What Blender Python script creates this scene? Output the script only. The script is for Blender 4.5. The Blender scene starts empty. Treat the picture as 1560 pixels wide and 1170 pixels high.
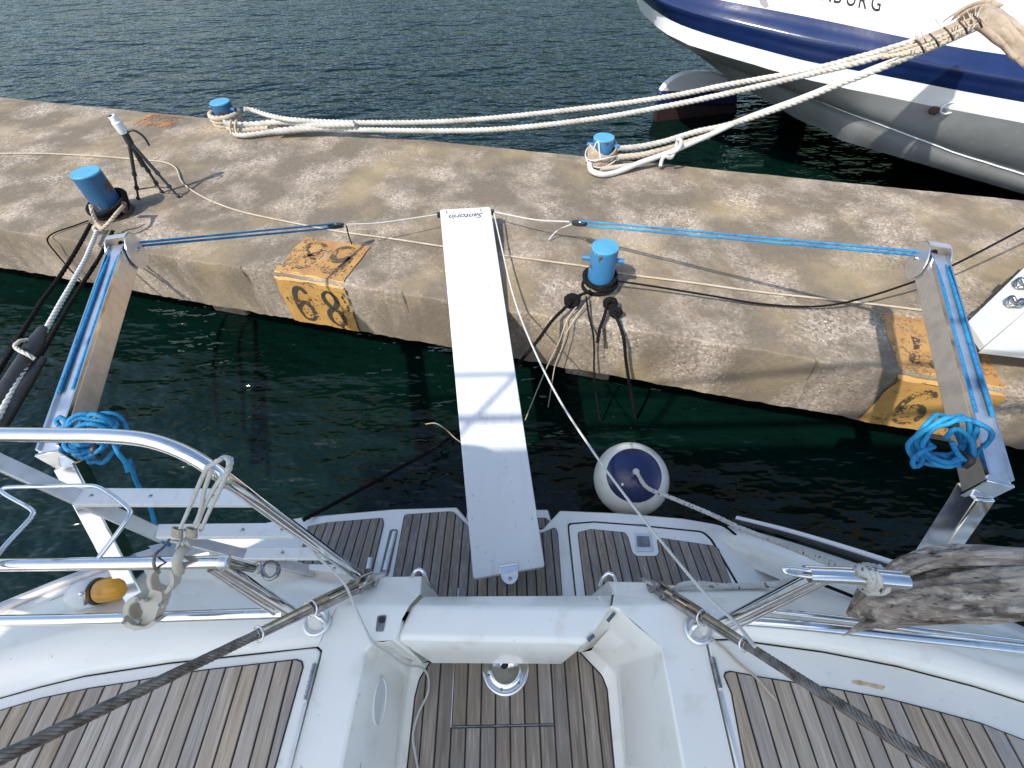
import bpy, math, random
from mathutils import Vector, Matrix
random.seed(7)
SC = bpy.context.scene
C = SC.collection
# ---------------------------------------------------------------- camera, sky, sun
F, PX, PY, H = 720.0, 780.0, 585.0, 2.95          # focal length in photo pixels, centre, eye height over the water
PITCH, ROLL = math.radians(50.4), math.radians(-1.3)
fw = Vector((0, math.cos(PITCH), -math.sin(PITCH)))
rt0 = Vector((1, 0, 0)); up0 = rt0.cross(fw)
RT = math.cos(ROLL) * rt0 + math.sin(ROLL) * up0
UP = -math.sin(ROLL) * rt0 + math.cos(ROLL) * up0
cam = bpy.data.cameras.new('camera'); co = bpy.data.objects.new('camera', cam); C.objects.link(co)
cam.sensor_width = 36; cam.lens = 36 * F / 1560; cam.clip_start = .02; cam.clip_end = 2000
m = Matrix((RT, UP, -fw)).transposed().to_4x4(); m.translation = (0, 0, H); co.matrix_world = m
SC.camera = co
EL, AZ = math.radians(50), (.72, .69)             # shadows fall to the right and away from the eye
w = bpy.data.worlds.new('World'); SC.world = w; w.use_nodes = True
nt = w.node_tree; bg = nt.nodes['Background']
sky = nt.nodes.new('ShaderNodeTexSky'); sky.sky_type = 'NISHITA'; sky.sun_disc = False
sky.sun_elevation = EL; sky.sun_rotation = math.radians(226)
nt.links.new(sky.outputs[0], bg.inputs[0]); bg.inputs[1].default_value = .14
sl = bpy.data.lights.new('sun', 'SUN'); so = bpy.data.objects.new('sun', sl); C.objects.link(so)
sl.energy = 2.9; sl.angle = math.radians(.9); sl.color = (1, .95, .87)
so.rotation_euler = Vector((AZ[0]*math.cos(EL), AZ[1]*math.cos(EL), -math.sin(EL))).to_track_quat('-Z', 'Y').to_euler()
so.location = (-4, -4, 8)
vs = SC.view_settings; vs.view_transform = 'Standard'; vs.look = 'None'; vs.exposure = 0.82; vs.gamma = 1; vs.use_curve_mapping = False

# ---------------------------------------------------------------- survey helpers: sight line meets a known height
def ray(x, y): return RT * ((x-PX)/F) - UP * ((y-PY)/F) + fw
EYE = Vector((0, 0, H))
def P(x, y, z):
    d = ray(x, y); return EYE + d * ((z-H)/d.z)
def D(x, y, dep): return EYE + ray(x, y) * dep
def PLN(x, y, n, k):
    n = Vector(n); d = ray(x, y); return EYE + d * ((k - n.dot(EYE))/n.dot(d))
def PP(x, y, dz=0): return PLN(x, y, (0, .25, 1), .7325 + dz)     # bathing platform plane
def plat_z(x, y): return .7325 - .25*y
def path(*pts): return [P(*p) for p in pts]

# ---------------------------------------------------------------- materials
MATS = {}
def mat(name, col, rough=.5, metal=0, coat=0, noise=None, bump=None, spec=.5, rand=0, trans=0):
    """noise = (scale, colour2, lo, hi[, stretch]); bump = (scale, strength, dist[, stretch])"""
    if name in MATS: return MATS[name]
    m = bpy.data.materials.new(name); m.use_nodes = True; MATS[name] = m
    n, l = m.node_tree.nodes, m.node_tree.links
    b = n['Principled BSDF']
    b.inputs['Base Color'].default_value = (*col, 1); b.inputs['Roughness'].default_value = rough
    b.inputs['Metallic'].default_value = metal; b.inputs['Coat Weight'].default_value = coat
    b.inputs['Coat Roughness'].default_value = .08; b.inputs['Specular IOR Level'].default_value = spec
    tc = n.new('ShaderNodeTexCoord')
    def noi(sc, st, det=6):
        mp = n.new('ShaderNodeMapping'); mp.inputs['Scale'].default_value = st or (1, 1, 1)
        l.new(tc.outputs['Object'], mp.inputs['Vector'])
        t = n.new('ShaderNodeTexNoise'); t.inputs['Scale'].default_value = sc; t.inputs['Detail'].default_value = det
        l.new(mp.outputs[0], t.inputs['Vector']); return t
    out = None
    if noise:
        for q in (noise if isinstance(noise, list) else [noise]):
            t = noi(q[0], q[4] if len(q) > 4 else None)
            r = n.new('ShaderNodeValToRGB'); r.color_ramp.elements[0].position = q[2]; r.color_ramp.elements[1].position = q[3]
            l.new(t.outputs[0], r.inputs[0])
            mx = n.new('ShaderNodeMix'); mx.data_type = 'RGBA'; l.new(r.outputs[0], mx.inputs[0])
            if out: l.new(out, mx.inputs[6])
            else: mx.inputs[6].default_value = (*col, 1)
            mx.inputs[7].default_value = (*q[1], 1); out = mx.outputs[2]
    if rand:
        oi = n.new('ShaderNodeObjectInfo'); hs = n.new('ShaderNodeHueSaturation')
        mr = n.new('ShaderNodeMapRange'); mr.inputs[3].default_value = 1-rand; mr.inputs[4].default_value = 1+rand
        l.new(oi.outputs['Random'], mr.inputs[0]); l.new(mr.outputs[0], hs.inputs['Value'])
        mr2 = n.new('ShaderNodeMapRange'); mr2.inputs[3].default_value = .7; mr2.inputs[4].default_value = 1.35
        m7 = n.new('ShaderNodeMath'); m7.operation = 'MULTIPLY'; m7.inputs[1].default_value = 7.31
        fr = n.new('ShaderNodeMath'); fr.operation = 'FRACT'
        l.new(oi.outputs['Random'], m7.inputs[0]); l.new(m7.outputs[0], fr.inputs[0]); l.new(fr.outputs[0], mr2.inputs[0])
        l.new(mr2.outputs[0], hs.inputs['Saturation'])
        if out: l.new(out, hs.inputs['Color'])
        else: hs.inputs['Color'].default_value = (*col, 1)
        out = hs.outputs[0]
    if out: l.new(out, b.inputs['Base Color'])
    if bump:
        prev = None
        for q in (bump if isinstance(bump, list) else [bump]):
            t = noi(q[0], q[3] if len(q) > 3 else None, 4)
            bp = n.new('ShaderNodeBump'); bp.inputs['Strength'].default_value = q[1]; bp.inputs['Distance'].default_value = q[2]
            l.new(t.outputs[0], bp.inputs['Height'])
            if prev: l.new(prev, bp.inputs['Normal'])
            prev = bp.outputs[0]
        l.new(prev, b.inputs['Normal'])
    return m

GEL = mat('gelcoat', (.85, .832, .755), .22, coat=.5, noise=[(2.2, (.79, .768, .69), .42, .72), (9, (.69, .65, .56), .58, .8), (45, (.50, .45, .37), .69, .8)], bump=(3, .04, .02))
GELD = mat('gelcoat_worn', (.84, .82, .74), .32, coat=.3, noise=[(3, (.77, .755, .68), .4, .7), (30, (.62, .58, .49), .62, .85)])
TEAK = mat('teak_bleached', (.43, .355, .28), .75, noise=[(9, (.31, .25, .195), .35, .68, (6, .5, 1)), (60, (.54, .475, .395), .48, .75, (3, .12, 1)), (5, (.36, .32, .27), .5, .75)], bump=(70, .35, .004, (4, .12, 1)), rand=.16)
TEAKD = mat('teak_weathered', (.275, .232, .188), .75, noise=[(9, (.175, .146, .118), .35, .68, (6, .5, 1)), (60, (.40, .355, .30), .5, .78, (3, .12, 1)), (6, (.21, .185, .16), .5, .75)], bump=(70, .35, .004, (4, .12, 1)), rand=.18)
CAULK = mat('black_caulk', (.018, .017, .016), .7)
INOX = mat('polished_stainless', (.78, .78, .77), .11, 1, noise=(25, (.62, .6, .56), .5, .8), bump=(12, .03, .01))
INOXB = mat('brushed_stainless', (.80, .795, .79), .34, .88, noise=(18, (.66, .64, .61), .45, .75), bump=(90, .08, .004, (1, .15, 1)))
ALU = mat('grey_aluminium', (.58, .57, .56), .42, .7, noise=(20, (.46, .44, .42), .45, .75))
DARKM = mat('dark_metal', (.42, .41, .39), .2, 1, noise=(30, (.2, .19, .175), .4, .7))
WIRE = mat('steel_wire', (.26, .235, .21), .4, .8, noise=(30, (.10, .08, .065), .4, .7))
TREAD = mat('white_tread', (.74, .745, .73), .4, noise=(25, (.55, .54, .5), .55, .8))
PASS = mat('white_board_paint', (.64, .655, .65), .38, coat=.15, noise=[(1.6, (.58, .59, .575), .42, .7), (6, (.55, .55, .53), .55, .75, (3, .5, 1)), (40, (.36, .355, .33), .66, .76, (1.5, .8, 1))], bump=(60, .1, .002))
BLACKP = mat('black_plastic', (.02, .02, .021), .45)
GREYP = mat('grey_plastic', (.2, .21, .21), .45, noise=(30, (.12, .12, .12), .4, .7))
INK = mat('black_ink', (.015, .015, .017), .5)
NAVYF = mat('navy_vinyl', (.007, .014, .075), .3, coat=.3, noise=(6, (.009, .022, .12), .45, .7))
FEND = mat('white_vinyl', (.84, .83, .76), .33, coat=.2, noise=[(5, (.62, .61, .52), .45, .75), (20, (.5, .48, .4), .66, .85)])
ROPEW = mat('white_rope', (.53, .515, .47), .85, noise=[(7, (.42, .38, .31), .4, .7), (90, (.28, .25, .2), .54, .75)], bump=(220, .5, .003))
ROPEC = mat('cream_rope', (.50, .44, .34), .85, noise=[(9, (.42, .34, .24), .4, .7), (90, (.3, .24, .17), .55, .75)], bump=(220, .5, .003))
ROPEG = mat('grey_white_rope', (.56, .55, .51), .8, noise=(40, (.46, .44, .4), .5, .75), bump=(260, .5, .002))
ROPEF = mat('flecked_rope', (.55, .54, .50), .8, noise=[(46, (.05, .05, .06), .6, .64), (12, (.45, .43, .39), .45, .7)], bump=(220, .5, .003))
ROPEK = mat('black_rope', (.006, .0055, .005), .9, spec=.2, noise=(60, (.014, .012, .011), .5, .7), bump=(200, .6, .003))
ROPEB = mat('blue_rope', (.010, .19, .40), .75, noise=[(60, (.006, .10, .26), .5, .65), (8, (.02, .32, .52), .5, .75)], bump=(200, .9, .004))
RUB = mat('black_rubber', (.022, .022, .022), .5, noise=(15, (.05, .05, .05), .5, .8))
BOLL = mat('blue_enamel', (.04, .175, .33), .42, noise=[(6, (.018, .15, .36), .45, .75), (13, (.10, .045, .028), .62, .68), (22, (.42, .46, .48), .7, .73)], bump=(30, .25, .006))
BOLLR = mat('blue_enamel_rusty', (.024, .10, .20), .45, noise=[(6, (.022, .085, .17), .42, .7), (9, (.075, .035, .025), .53, .60), (17, (.42, .48, .52), .69, .72)], bump=(30, .3, .006))
BOLLT = mat('bright_blue_enamel', (.085, .32, .48), .5, noise=(8, (.065, .26, .41), .45, .7))
RUST = mat('rusty_steel', (.055, .032, .024), .85, noise=(20, (.13, .06, .035), .45, .7), bump=(60, .5, .006))
HULLW = mat('ship_white', (.80, .80, .77), .35, coat=.2, noise=(3, (.72, .71, .67), .5, .8), bump=(1.6, .18, .06))
HULLG = mat('ship_grey', (.33, .335, .325), .4, noise=[(2.2, (.25, .25, .24), .4, .7), (11, (.42, .42, .4), .62, .8)], bump=(1.6, .16, .07))
NAVY = mat('ship_navy', (.007, .019, .075), .22, coat=.4, noise=(4, (.010, .026, .10), .45, .75), bump=(2.6, .16, .05))
NAVYD = mat('ship_boot_navy', (.005, .008, .028), .4, noise=(3, (.006, .011, .045), .45, .75))
ANTIF = mat('red_antifouling', (.030, .012, .012), .7, noise=(5, (.018, .010, .012), .45, .7))
CANV = mat('chafe_canvas', (.40, .32, .24), .9, noise=[(7, (.32, .24, .17), .4, .7), (30, (.2, .14, .1), .6, .75)], bump=(14, .7, .02))
WOOD = mat('driftwood', (.40, .35, .285), .9, noise=[(3, (.26, .215, .175), .42, .66), (9, (.10, .078, .06), .48, .66, (.22, 3, 3)), (26, (.56, .50, .41), .52, .72, (.2, 2, 2)), (40, (.055, .042, .034), .60, .70, (.15, 2, 2))], bump=[(10, 1, .035, (.22, 2.5, 2.5)), (42, .9, .010, (.2, 2, 2))])
BEIGE = mat('beige_plastic', (.52, .475, .38), .55, noise=(14, (.46, .415, .33), .45, .8))
YEL = mat('yellow_plastic', (.66, .30, .012), .35, coat=.3, noise=(9, (.5, .22, .01), .5, .8))
WPL = mat('white_plastic', (.72, .72, .70), .35)
PLATEW = mat('cream_white_paint', (.60, .59, .53), .4, coat=.2, noise=(3, (.53, .52, .46), .45, .75))

# ---------------------------------------------------------------- geometry helpers
def frames(pts):
    n = len(pts); T = []
    for i in range(n):
        t = pts[min(i+1, n-1)] - pts[max(i-1, 0)]
        T.append(t.normalized() if t.length > 1e-9 else Vector((0, 0, 1)))
    a = Vector((0, 0, 1)) if abs(T[0].z) < .9 else Vector((1, 0, 0))
    N = [(a - T[0]*a.dot(T[0])).normalized()]
    for i in range(1, n):
        v = N[-1] - T[i]*N[-1].dot(T[i]); N.append(v.normalized() if v.length > 1e-6 else N[-1])
    return T, N, [T[i].cross(N[i]) for i in range(n)]
def smooth(pts, step=.03, closed=False):
    pts = [Vector(p) for p in pts]; n = len(pts); out = []
    if n < 3 and not closed:
        k = max(1, int((pts[1]-pts[0]).length/step)); return [pts[0].lerp(pts[1], i/k) for i in range(k+1)]
    for i in range(n if closed else n-1):
        if closed: p0, p1, p2, p3 = pts[i-1], pts[i], pts[(i+1) % n], pts[(i+2) % n]
        else: p0, p1, p2, p3 = pts[max(i-1, 0)], pts[i], pts[i+1], pts[min(i+2, n-1)]
        k = max(1, int((p2-p1).length/step))
        d1 = (p2-p1).length; a0 = max((p1-p0).length, 1e-6); a2 = max((p3-p2).length, 1e-6)
        m1 = (p2-p0)/(a0+d1)*d1 if (a0+d1) > 1e-9 else p2-p1; m2 = (p3-p1)/(a2+d1)*d1
        for j in range(k):
            t = j/k; t2 = t*t; t3 = t2*t
            out.append(p1*(2*t3-3*t2+1) + m1*(t3-2*t2+t) + p2*(-2*t3+3*t2) + m2*(t3-t2))
    if not closed: out.append(pts[-1])
    return out
class MB:
    def __init__(s): s.v = []; s.f = []; s.sm = []
    def add(s, vs, fs, sm=False):
        o = len(s.v); s.v += [tuple(v) for v in vs]; s.f += [tuple(i+o for i in f) for f in fs]; s.sm += [sm]*len(fs); return s
    def poly(s, pts): return s.add(pts, [tuple(range(len(pts)))])
    def grid(s, rows, sm=True, closed=False):
        n = len(rows[0]); fs = []
        for i in range(len(rows)-1):
            for j in range(n if closed else n-1):
                a, b = i*n+j, i*n+(j+1) % n; fs.append((a, b, b+n, a+n))
        return s.add([p for r in rows for p in r], fs, sm)
    def prism(s, pts, vec):
        vec = Vector(vec); n = len(pts); b = [Vector(p)+vec for p in pts]
        fs = [tuple(range(n)), tuple(range(2*n-1, n-1, -1))] + [(i, i+n, (i+1) % n+n, (i+1) % n) for i in range(n)]
        return s.add(list(pts)+b, fs)
    def box(s, c, sx, sy, sz, X=(1, 0, 0), Y=(0, 1, 0), Z=(0, 0, 1)):
        c, X, Y, Z = Vector(c), Vector(X), Vector(Y), Vector(Z)
        p = [c + X*(sx/2*a) + Y*(sy/2*b) - Z*(sz/2) for a, b in ((-1, -1), (1, -1), (1, 1), (-1, 1))]
        return s.prism(p, Z*sz)
    def bar(s, a, b, wx, wz, up=(0, 0, 1)):
        a, b = Vector(a), Vector(b); Y = (b-a).normalized(); X = Y.cross(Vector(up)).normalized(); Z = X.cross(Y)
        return s.box((a+b)/2, wx, (b-a).length, wz, X, Y, Z)
    def tube(s, pts, r, n=10, caps=True, closed=False, sq=1):
        pts = [Vector(p) for p in pts]; T, N, B = frames(pts); rows = []
        for i, p in enumerate(pts):
            rr = r(i/(len(pts)-1)) if callable(r) else r
            rows.append([p + N[i]*(rr*math.cos(k*2*math.pi/n)*sq) + B[i]*(rr*math.sin(k*2*math.pi/n)) for k in range(n)])
        if closed: rows.append(rows[0])
        s.grid(rows, True, True)
        if caps and not closed:
            o = len(s.v); s.v += [tuple(q) for q in rows[0]+rows[-1]]
            s.f += [tuple(o+k for k in range(n-1, -1, -1)), tuple(o+n+k for k in range(n))]; s.sm += [False]*2
        return s
    def lathe(s, prof, n=24, M=None):
        """prof: list of (r, z) from top to bottom"""
        M = M or Matrix.Identity(4); rows = []
        for r, z in prof: rows.append([M @ Vector((r*math.cos(k*2*math.pi/n), r*math.sin(k*2*math.pi/n), z)) for k in range(n)])
        return s.grid(rows, True, True)
    def rope(s, pts, r, strands=3, pitch=None, n=6, step=None):
        pitch = pitch or r*7; step = step or pitch/9
        q = smooth(pts, step); T, N, B = frames(q); L = 0; sr = r*(.56 if strands == 3 else .5 if strands == 4 else .34)
        off = r-sr; acc = [0]
        for i in range(1, len(q)): L += (q[i]-q[i-1]).length; acc.append(L)
        for k in range(strands):
            pp = []
            for i, p in enumerate(q):
                a = acc[i]/pitch*2*math.pi + k*2*math.pi/strands
                pp.append(p + N[i]*(off*math.cos(a)) + B[i]*(off*math.sin(a)))
            s.tube(pp, sr, n)
        return s
    def ball(s, c, r, n=16, m=10, M=None):
        c = Vector(c); rows = []
        for i in range(m+1):
            a = math.pi*i/m; rows.append([c + Vector((r*math.sin(a)*math.cos(k*2*math.pi/n), r*math.sin(a)*math.sin(k*2*math.pi/n), r*math.cos(a))) for k in range(n)])
        return s.grid(rows, True, True)
    def build(s, name, m, parent=None, bevel=0, angle=40, merge=False, subsurf=0, seg=2):
        me = bpy.data.meshes.new(name); me.from_pydata(s.v, [], s.f)
        me.polygons.foreach_set('use_smooth', s.sm)
        for mm in (m if isinstance(m, (list, tuple)) else [m]): me.materials.append(mm)
        if merge:
            import bmesh
            b = bmesh.new(); b.from_mesh(me); bmesh.ops.remove_doubles(b, verts=b.verts, dist=.0008)
            bmesh.ops.recalc_face_normals(b, faces=b.faces); b.to_mesh(me); b.free()
        me.update()
        o = bpy.data.objects.new(name, me); C.objects.link(o)
        if parent: adopt(o, parent)
        if bevel:
            bv = o.modifiers.new('bevel', 'BEVEL'); bv.width = bevel; bv.segments = seg; bv.limit_method = 'ANGLE'; bv.angle_limit = math.radians(25)
            bv.harden_normals = False
            for p in me.polygons: p.use_smooth = True
            me.set_sharp_from_angle(angle=math.radians(angle if not merge else 65))
        elif any(s.sm):
            pass
        return o
def adopt(o, parent):
    o.parent = parent
    q = parent; L = Vector((0, 0, 0))
    while q: L += q.location; q = q.parent
    o.matrix_parent_inverse = Matrix.Translation(-L) if parent.type == 'EMPTY' else Matrix.Identity(4)
def tag(o, label, cat, group=None, kind=None):
    if label: o['label'] = label
    if cat: o['category'] = cat
    if group: o['group'] = group
    if kind: o['kind'] = kind
    return o
def thing(name, label, cat, loc, group=None, kind=None):
    o = bpy.data.objects.new(name, None); o.empty_display_size = .1; C.objects.link(o); o.location = loc
    return tag(o, label, cat, group, kind)
def rc(pts, r, n=5):
    """round the corners of a planar polygon"""
    out = []; N = len(pts)
    for i in range(N):
        a, b, c = Vector(pts[i-1]), Vector(pts[i]), Vector(pts[(i+1) % N])
        rr = r[i] if isinstance(r, (list, tuple)) else r
        if rr <= 0: out.append(b); continue
        rr = min(rr, (a-b).length*.45, (c-b).length*.45); p, q = b+(a-b).normalized()*rr, b+(c-b).normalized()*rr
        for k in range(n+1):
            t = k/n; out.append(p*(1-t)**2 + b*(2*t*(1-t)) + q*t*t)
    return out
def clip_x(poly, x0, x1):
    def half(ps, f):
        out = []
        for i in range(len(ps)):
            a, b = ps[i-1], ps[i]; fa, fb = f(a), f(b)
            if (fa >= 0) != (fb >= 0): t = fa/(fa-fb); out.append((a[0]+(b[0]-a[0])*t, a[1]+(b[1]-a[1])*t))
            if fb >= 0: out.append(b)
        return out
    ps = half(poly, lambda p: p[0]-x0)
    return half(ps, lambda p: x1-p[0]) if len(ps) > 2 else []
def planks(parent, poly, zf, width, gap, m, th=.006, x0=None, sub=True):
    """teak planks running fore and aft inside an outline, each one its own mesh, with black seams showing between"""
    poly = [(p[0], p[1]) for p in poly]
    xs = [p[0] for p in poly]; x = (min(xs) if x0 is None else x0); out = []
    while x < max(xs):
        ps = clip_x(poly, x+gap/2, x+width-gap/2); x += width
        if len(ps) < 3: continue
        wx = max(p[0] for p in ps)-min(p[0] for p in ps); ly = max(p[1] for p in ps)-min(p[1] for p in ps)
        if wx < .006 or ly < .012: continue
        cx = (max(p[0] for p in ps)+min(p[0] for p in ps))/2; cy = sum(p[1] for p in ps)/len(ps)
        b = .0016; dz = random.uniform(-.0007, .0007); k = len(ps)
        top = [Vector((cx+(p[0]-cx)*(1-2*b/wx), cy+(p[1]-cy)*(1-2*b/ly), zf(*p)+th+dz)) for p in ps]
        mid = [Vector((p[0], p[1], zf(*p)+th-b+dz)) for p in ps]; bot = [Vector((p[0], p[1], zf(*p)-.002)) for p in ps]
        o = MB(); fs = [tuple(range(k))]+[(i, i+k, (i+1) % k+k, (i+1) % k) for i in range(k)]+[(i+k, i+2*k, (i+1) % k+2*k, (i+1) % k+k) for i in range(k)]
        o.add(top+mid+bot, fs); ob = o.build('plank', m); 
        ob.parent = parent; out.append(ob)
    return out
def stroke(pts, wid, origin, X, Y, closed=False, n=12, wf=None, sm=True):
    """flat brush stroke on the plane origin + X*u + Y*v"""
    q = smooth([Vector((p[0], p[1], 0)) for p in pts], .02, closed) if sm else [Vector((p[0], p[1], 0)) for p in pts]
    if closed: q = q + [q[0]]
    L, R = [], []
    for i, p in enumerate(q):
        t = (q[min(i+1, len(q)-1)]-q[max(i-1, 0)])
        if closed and i in (0, len(q)-1): t = q[1]-q[-2]
        t.normalize(); nn = Vector((-t.y, t.x, 0)); ww = wid*(wf(i/(len(q)-1)) if wf else 1)
        L.append(p+nn*ww/2); R.append(p-nn*ww/2)
    return MB().grid([[origin+X*a.x+Y*a.y for a in L], [origin+X*a.x+Y*a.y for a in R]], False)
from mathutils import noise as NZ
from mathutils.bvhtree import BVHTree
# ================================================================ SETTING
def nodes_mat(name):
    m = bpy.data.materials.new(name); m.use_nodes = True; MATS[name] = m
    return m, m.node_tree.nodes, m.node_tree.links, m.node_tree.nodes['Principled BSDF']
def ramp(n, l, src, stops):
    r = n.new('ShaderNodeValToRGB'); e = r.color_ramp.elements
    while len(e) < len(stops): e.new(.5)
    for k, (p, c) in enumerate(stops): e[k].position = p; e[k].color = (*c, 1) if len(c) == 3 else c
    l.new(src, r.inputs[0]); return r.outputs[0]
def mixc(n, l, f, a, b, mode='MIX'):
    x = n.new('ShaderNodeMix'); x.data_type = 'RGBA'; x.blend_type = mode
    for s, v in ((0, f), (6, a), (7, b)):
        if isinstance(v, (float, int)): x.inputs[s].default_value = v
        elif isinstance(v, tuple): x.inputs[s].default_value = (*v, 1)
        else: l.new(v, x.inputs[s])
    return x.outputs[2]
def noi(n, l, tc, sc, det=6, st=(1, 1, 1), rough=.55):
    mp = n.new('ShaderNodeMapping'); mp.inputs['Scale'].default_value = st; l.new(tc.outputs['Object'], mp.inputs[0])
    t = n.new('ShaderNodeTexNoise'); t.inputs['Scale'].default_value = sc; t.inputs['Detail'].default_value = det; t.inputs['Roughness'].default_value = rough
    l.new(mp.outputs[0], t.inputs[0]); return t.outputs[0]
# --- water
m, n, l, b = nodes_mat('harbour_water'); WATER = m
tc = n.new('ShaderNodeTexCoord')
l.new(ramp(n, l, noi(n, l, tc, .5, 3), [(.35, (.0009, .0068, .0050)), (.7, (.0018, .0115, .0086))]), b.inputs['Base Color'])
b.inputs['Roughness'].default_value = .10; b.inputs['IOR'].default_value = 1.33
prev = None
for sc, st, ds, stx in ((.55, .7, .22, (1, 1.7, 1)), (2.0, .85, .105, (1, 2.2, 1)), (5.5, .35, .018, (1, 2.0, 1))):
    bp = n.new('ShaderNodeBump'); bp.inputs['Strength'].default_value = st; bp.inputs['Distance'].default_value = ds
    l.new(noi(n, l, tc, sc, 3, stx), bp.inputs['Height'])
    if prev: l.new(prev, bp.inputs['Normal'])
    prev = bp.outputs[0]
l.new(prev, b.inputs['Normal'])
o = MB().poly([(-400, -100, 0), (400, -100, 0), (400, 700, 0), (-400, 700, 0)]).build('water', WATER); tag(o, None, None, None, 'structure')
# --- unseen hills added to darken and green the water's reflections
HILL = mat('reflection_hill_green', (.05, .10, .05), .95, noise=[(.02, (.09, .11, .06), .45, .7), (.2, (.03, .06, .028), .45, .7)])
hr = []
for k in range(9):
    row = []
    for a in range(61):
        an = math.radians(-62 + a*2.4); d_ = 75 + k*22; hh = (2 + 24*math.sin(min(1, k/7)*1.5)) * (.2 + .8*min(1, max(0, (a-14)/16))) * (.8 + .35*NZ.noise(Vector((a*.16, k*.3, 1)))) if k else -1
        row.append(Vector((math.sin(an)*d_, math.cos(an)*d_, hh + NZ.noise(Vector((a*.9, k*.9, 4)))*2.5)))
    hr.append(row)
o = MB().grid(hr).build('reflection_hills', HILL); tag(o, None, None, None, 'structure')
# --- concrete
def concrete(name, face):
    m, n, l, b = nodes_mat(name); tc = n.new('ShaderNodeTexCoord')
    v = n.new('ShaderNodeTexVoronoi'); v.inputs['Scale'].default_value = 46; l.new(tc.outputs['Object'], v.inputs['Vector'])
    v2 = n.new('ShaderNodeTexVoronoi'); v2.inputs['Scale'].default_value = 72; l.new(tc.outputs['Object'], v2.inputs['Vector'])
    sep = n.new('ShaderNodeSeparateColor'); l.new(v.outputs['Color'], sep.inputs[0])
    sep2 = n.new('ShaderNodeSeparateColor'); l.new(v2.outputs['Color'], sep2.inputs[0])
    base = ramp(n, l, noi(n, l, tc, 1.1, 8), [(.3, (.325, .265, .205)), (.5, (.355, .292, .225)), (.72, (.395, .325, .245))])
    base = mixc(n, l, ramp(n, l, noi(n, l, tc, 3.1, 7), [(.40, (0, 0, 0)), (.75, (.6, .6, .6))]), base, (.37, .30, .235))
    base = mixc(n, l, ramp(n, l, noi(n, l, tc, .55, 5), [(.50, (0, 0, 0)), (.80, (.15, .15, .15))]), base, (.25, .212, .172))
    ag = ramp(n, l, sep.outputs[0], [(0, (0.018, 0.014, 0.011)), (.22, (0.072, 0.056, 0.044)), (.3, (0.263, 0.209, 0.160)), (.74, (0.382, 0.312, 0.24)), (.86, (0.50, 0.43, 0.35)), (1, (0.72, 0.65, 0.56))])
    ag2 = ramp(n, l, sep2.outputs[1], [(0, (0.018, 0.014, 0.011)), (.25, (0.090, 0.070, 0.055)), (.35, (0.287, 0.232, 0.174)), (.75, (0.406, 0.331, 0.248)), (.85, (0.597, 0.499, 0.397)), (1, (0.850, 0.766, 0.639))])
    agm = mixc(n, l, ramp(n, l, sep2.outputs[0], [(.4, (0, 0, 0)), (.6, (1, 1, 1))]), ag, ag2)
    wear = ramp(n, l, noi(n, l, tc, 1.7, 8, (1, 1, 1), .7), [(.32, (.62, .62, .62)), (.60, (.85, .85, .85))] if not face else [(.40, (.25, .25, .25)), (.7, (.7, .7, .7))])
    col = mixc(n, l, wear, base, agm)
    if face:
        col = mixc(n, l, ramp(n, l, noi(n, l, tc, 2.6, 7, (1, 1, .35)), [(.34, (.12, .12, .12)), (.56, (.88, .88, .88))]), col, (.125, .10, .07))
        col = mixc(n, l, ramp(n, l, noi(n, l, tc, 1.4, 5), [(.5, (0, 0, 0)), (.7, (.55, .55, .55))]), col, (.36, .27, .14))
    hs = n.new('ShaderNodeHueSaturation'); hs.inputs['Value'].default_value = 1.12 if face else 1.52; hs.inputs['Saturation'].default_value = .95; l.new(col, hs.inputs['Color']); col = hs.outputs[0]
    l.new(col, b.inputs['Base Color']); b.inputs['Roughness'].default_value = .9; b.inputs['Specular IOR Level'].default_value = .25
    bp = n.new('ShaderNodeBump'); bp.inputs['Strength'].default_value = .6; bp.inputs['Distance'].default_value = .005
    mx = n.new('ShaderNodeMath'); mx.operation = 'MULTIPLY'; l.new(v.outputs['Distance'], mx.inputs[0]); l.new(wear, mx.inputs[1]); l.new(mx.outputs[0], bp.inputs['Height']); bp.invert = True
    bp2 = n.new('ShaderNodeBump'); bp2.inputs['Strength'].default_value = .5; bp2.inputs['Distance'].default_value = .012
    l.new(noi(n, l, tc, 9, 8), bp2.inputs['Height']); l.new(bp.outputs[0], bp2.inputs['Normal']); l.new(bp2.outputs[0], b.inputs['Normal'])
    return m
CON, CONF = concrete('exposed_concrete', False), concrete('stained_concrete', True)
ZQ = .88; QA = math.radians(-15.3); QU = Vector((math.cos(QA), math.sin(QA), 0)); QV = Vector((-QU.y, QU.x, 0)); Q0 = Vector((-1.678, 2.790, 0))
def quay_pt(u, v, z): return Q0 + QU*u + QV*v + Vector((0, 0, z))
JOINTS = [-3.35, -.28, .98, 2.35, 3.6]
us = sorted([-16, -10] + [-6 + i*.045 for i in range(int(12.5/.045))] + [8, 12, 20] + [j+e for j in JOINTS for e in (-.011, -.005, .005, .011)])
prof = [(.06, .43), (.0, .43), (0, .50), (0, .60), (0, .70), (0, .79), (.0, .858), (.004, .872), (.014, .879), (.09, .88), (.35, .88), (.8, .88), (1.3, .88), (1.8, .88), (2.15, .88), (2.262, .877), (2.29, .862), (2.30, .82), (2.3, .43), (2.2, .43)]
rows = []
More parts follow.
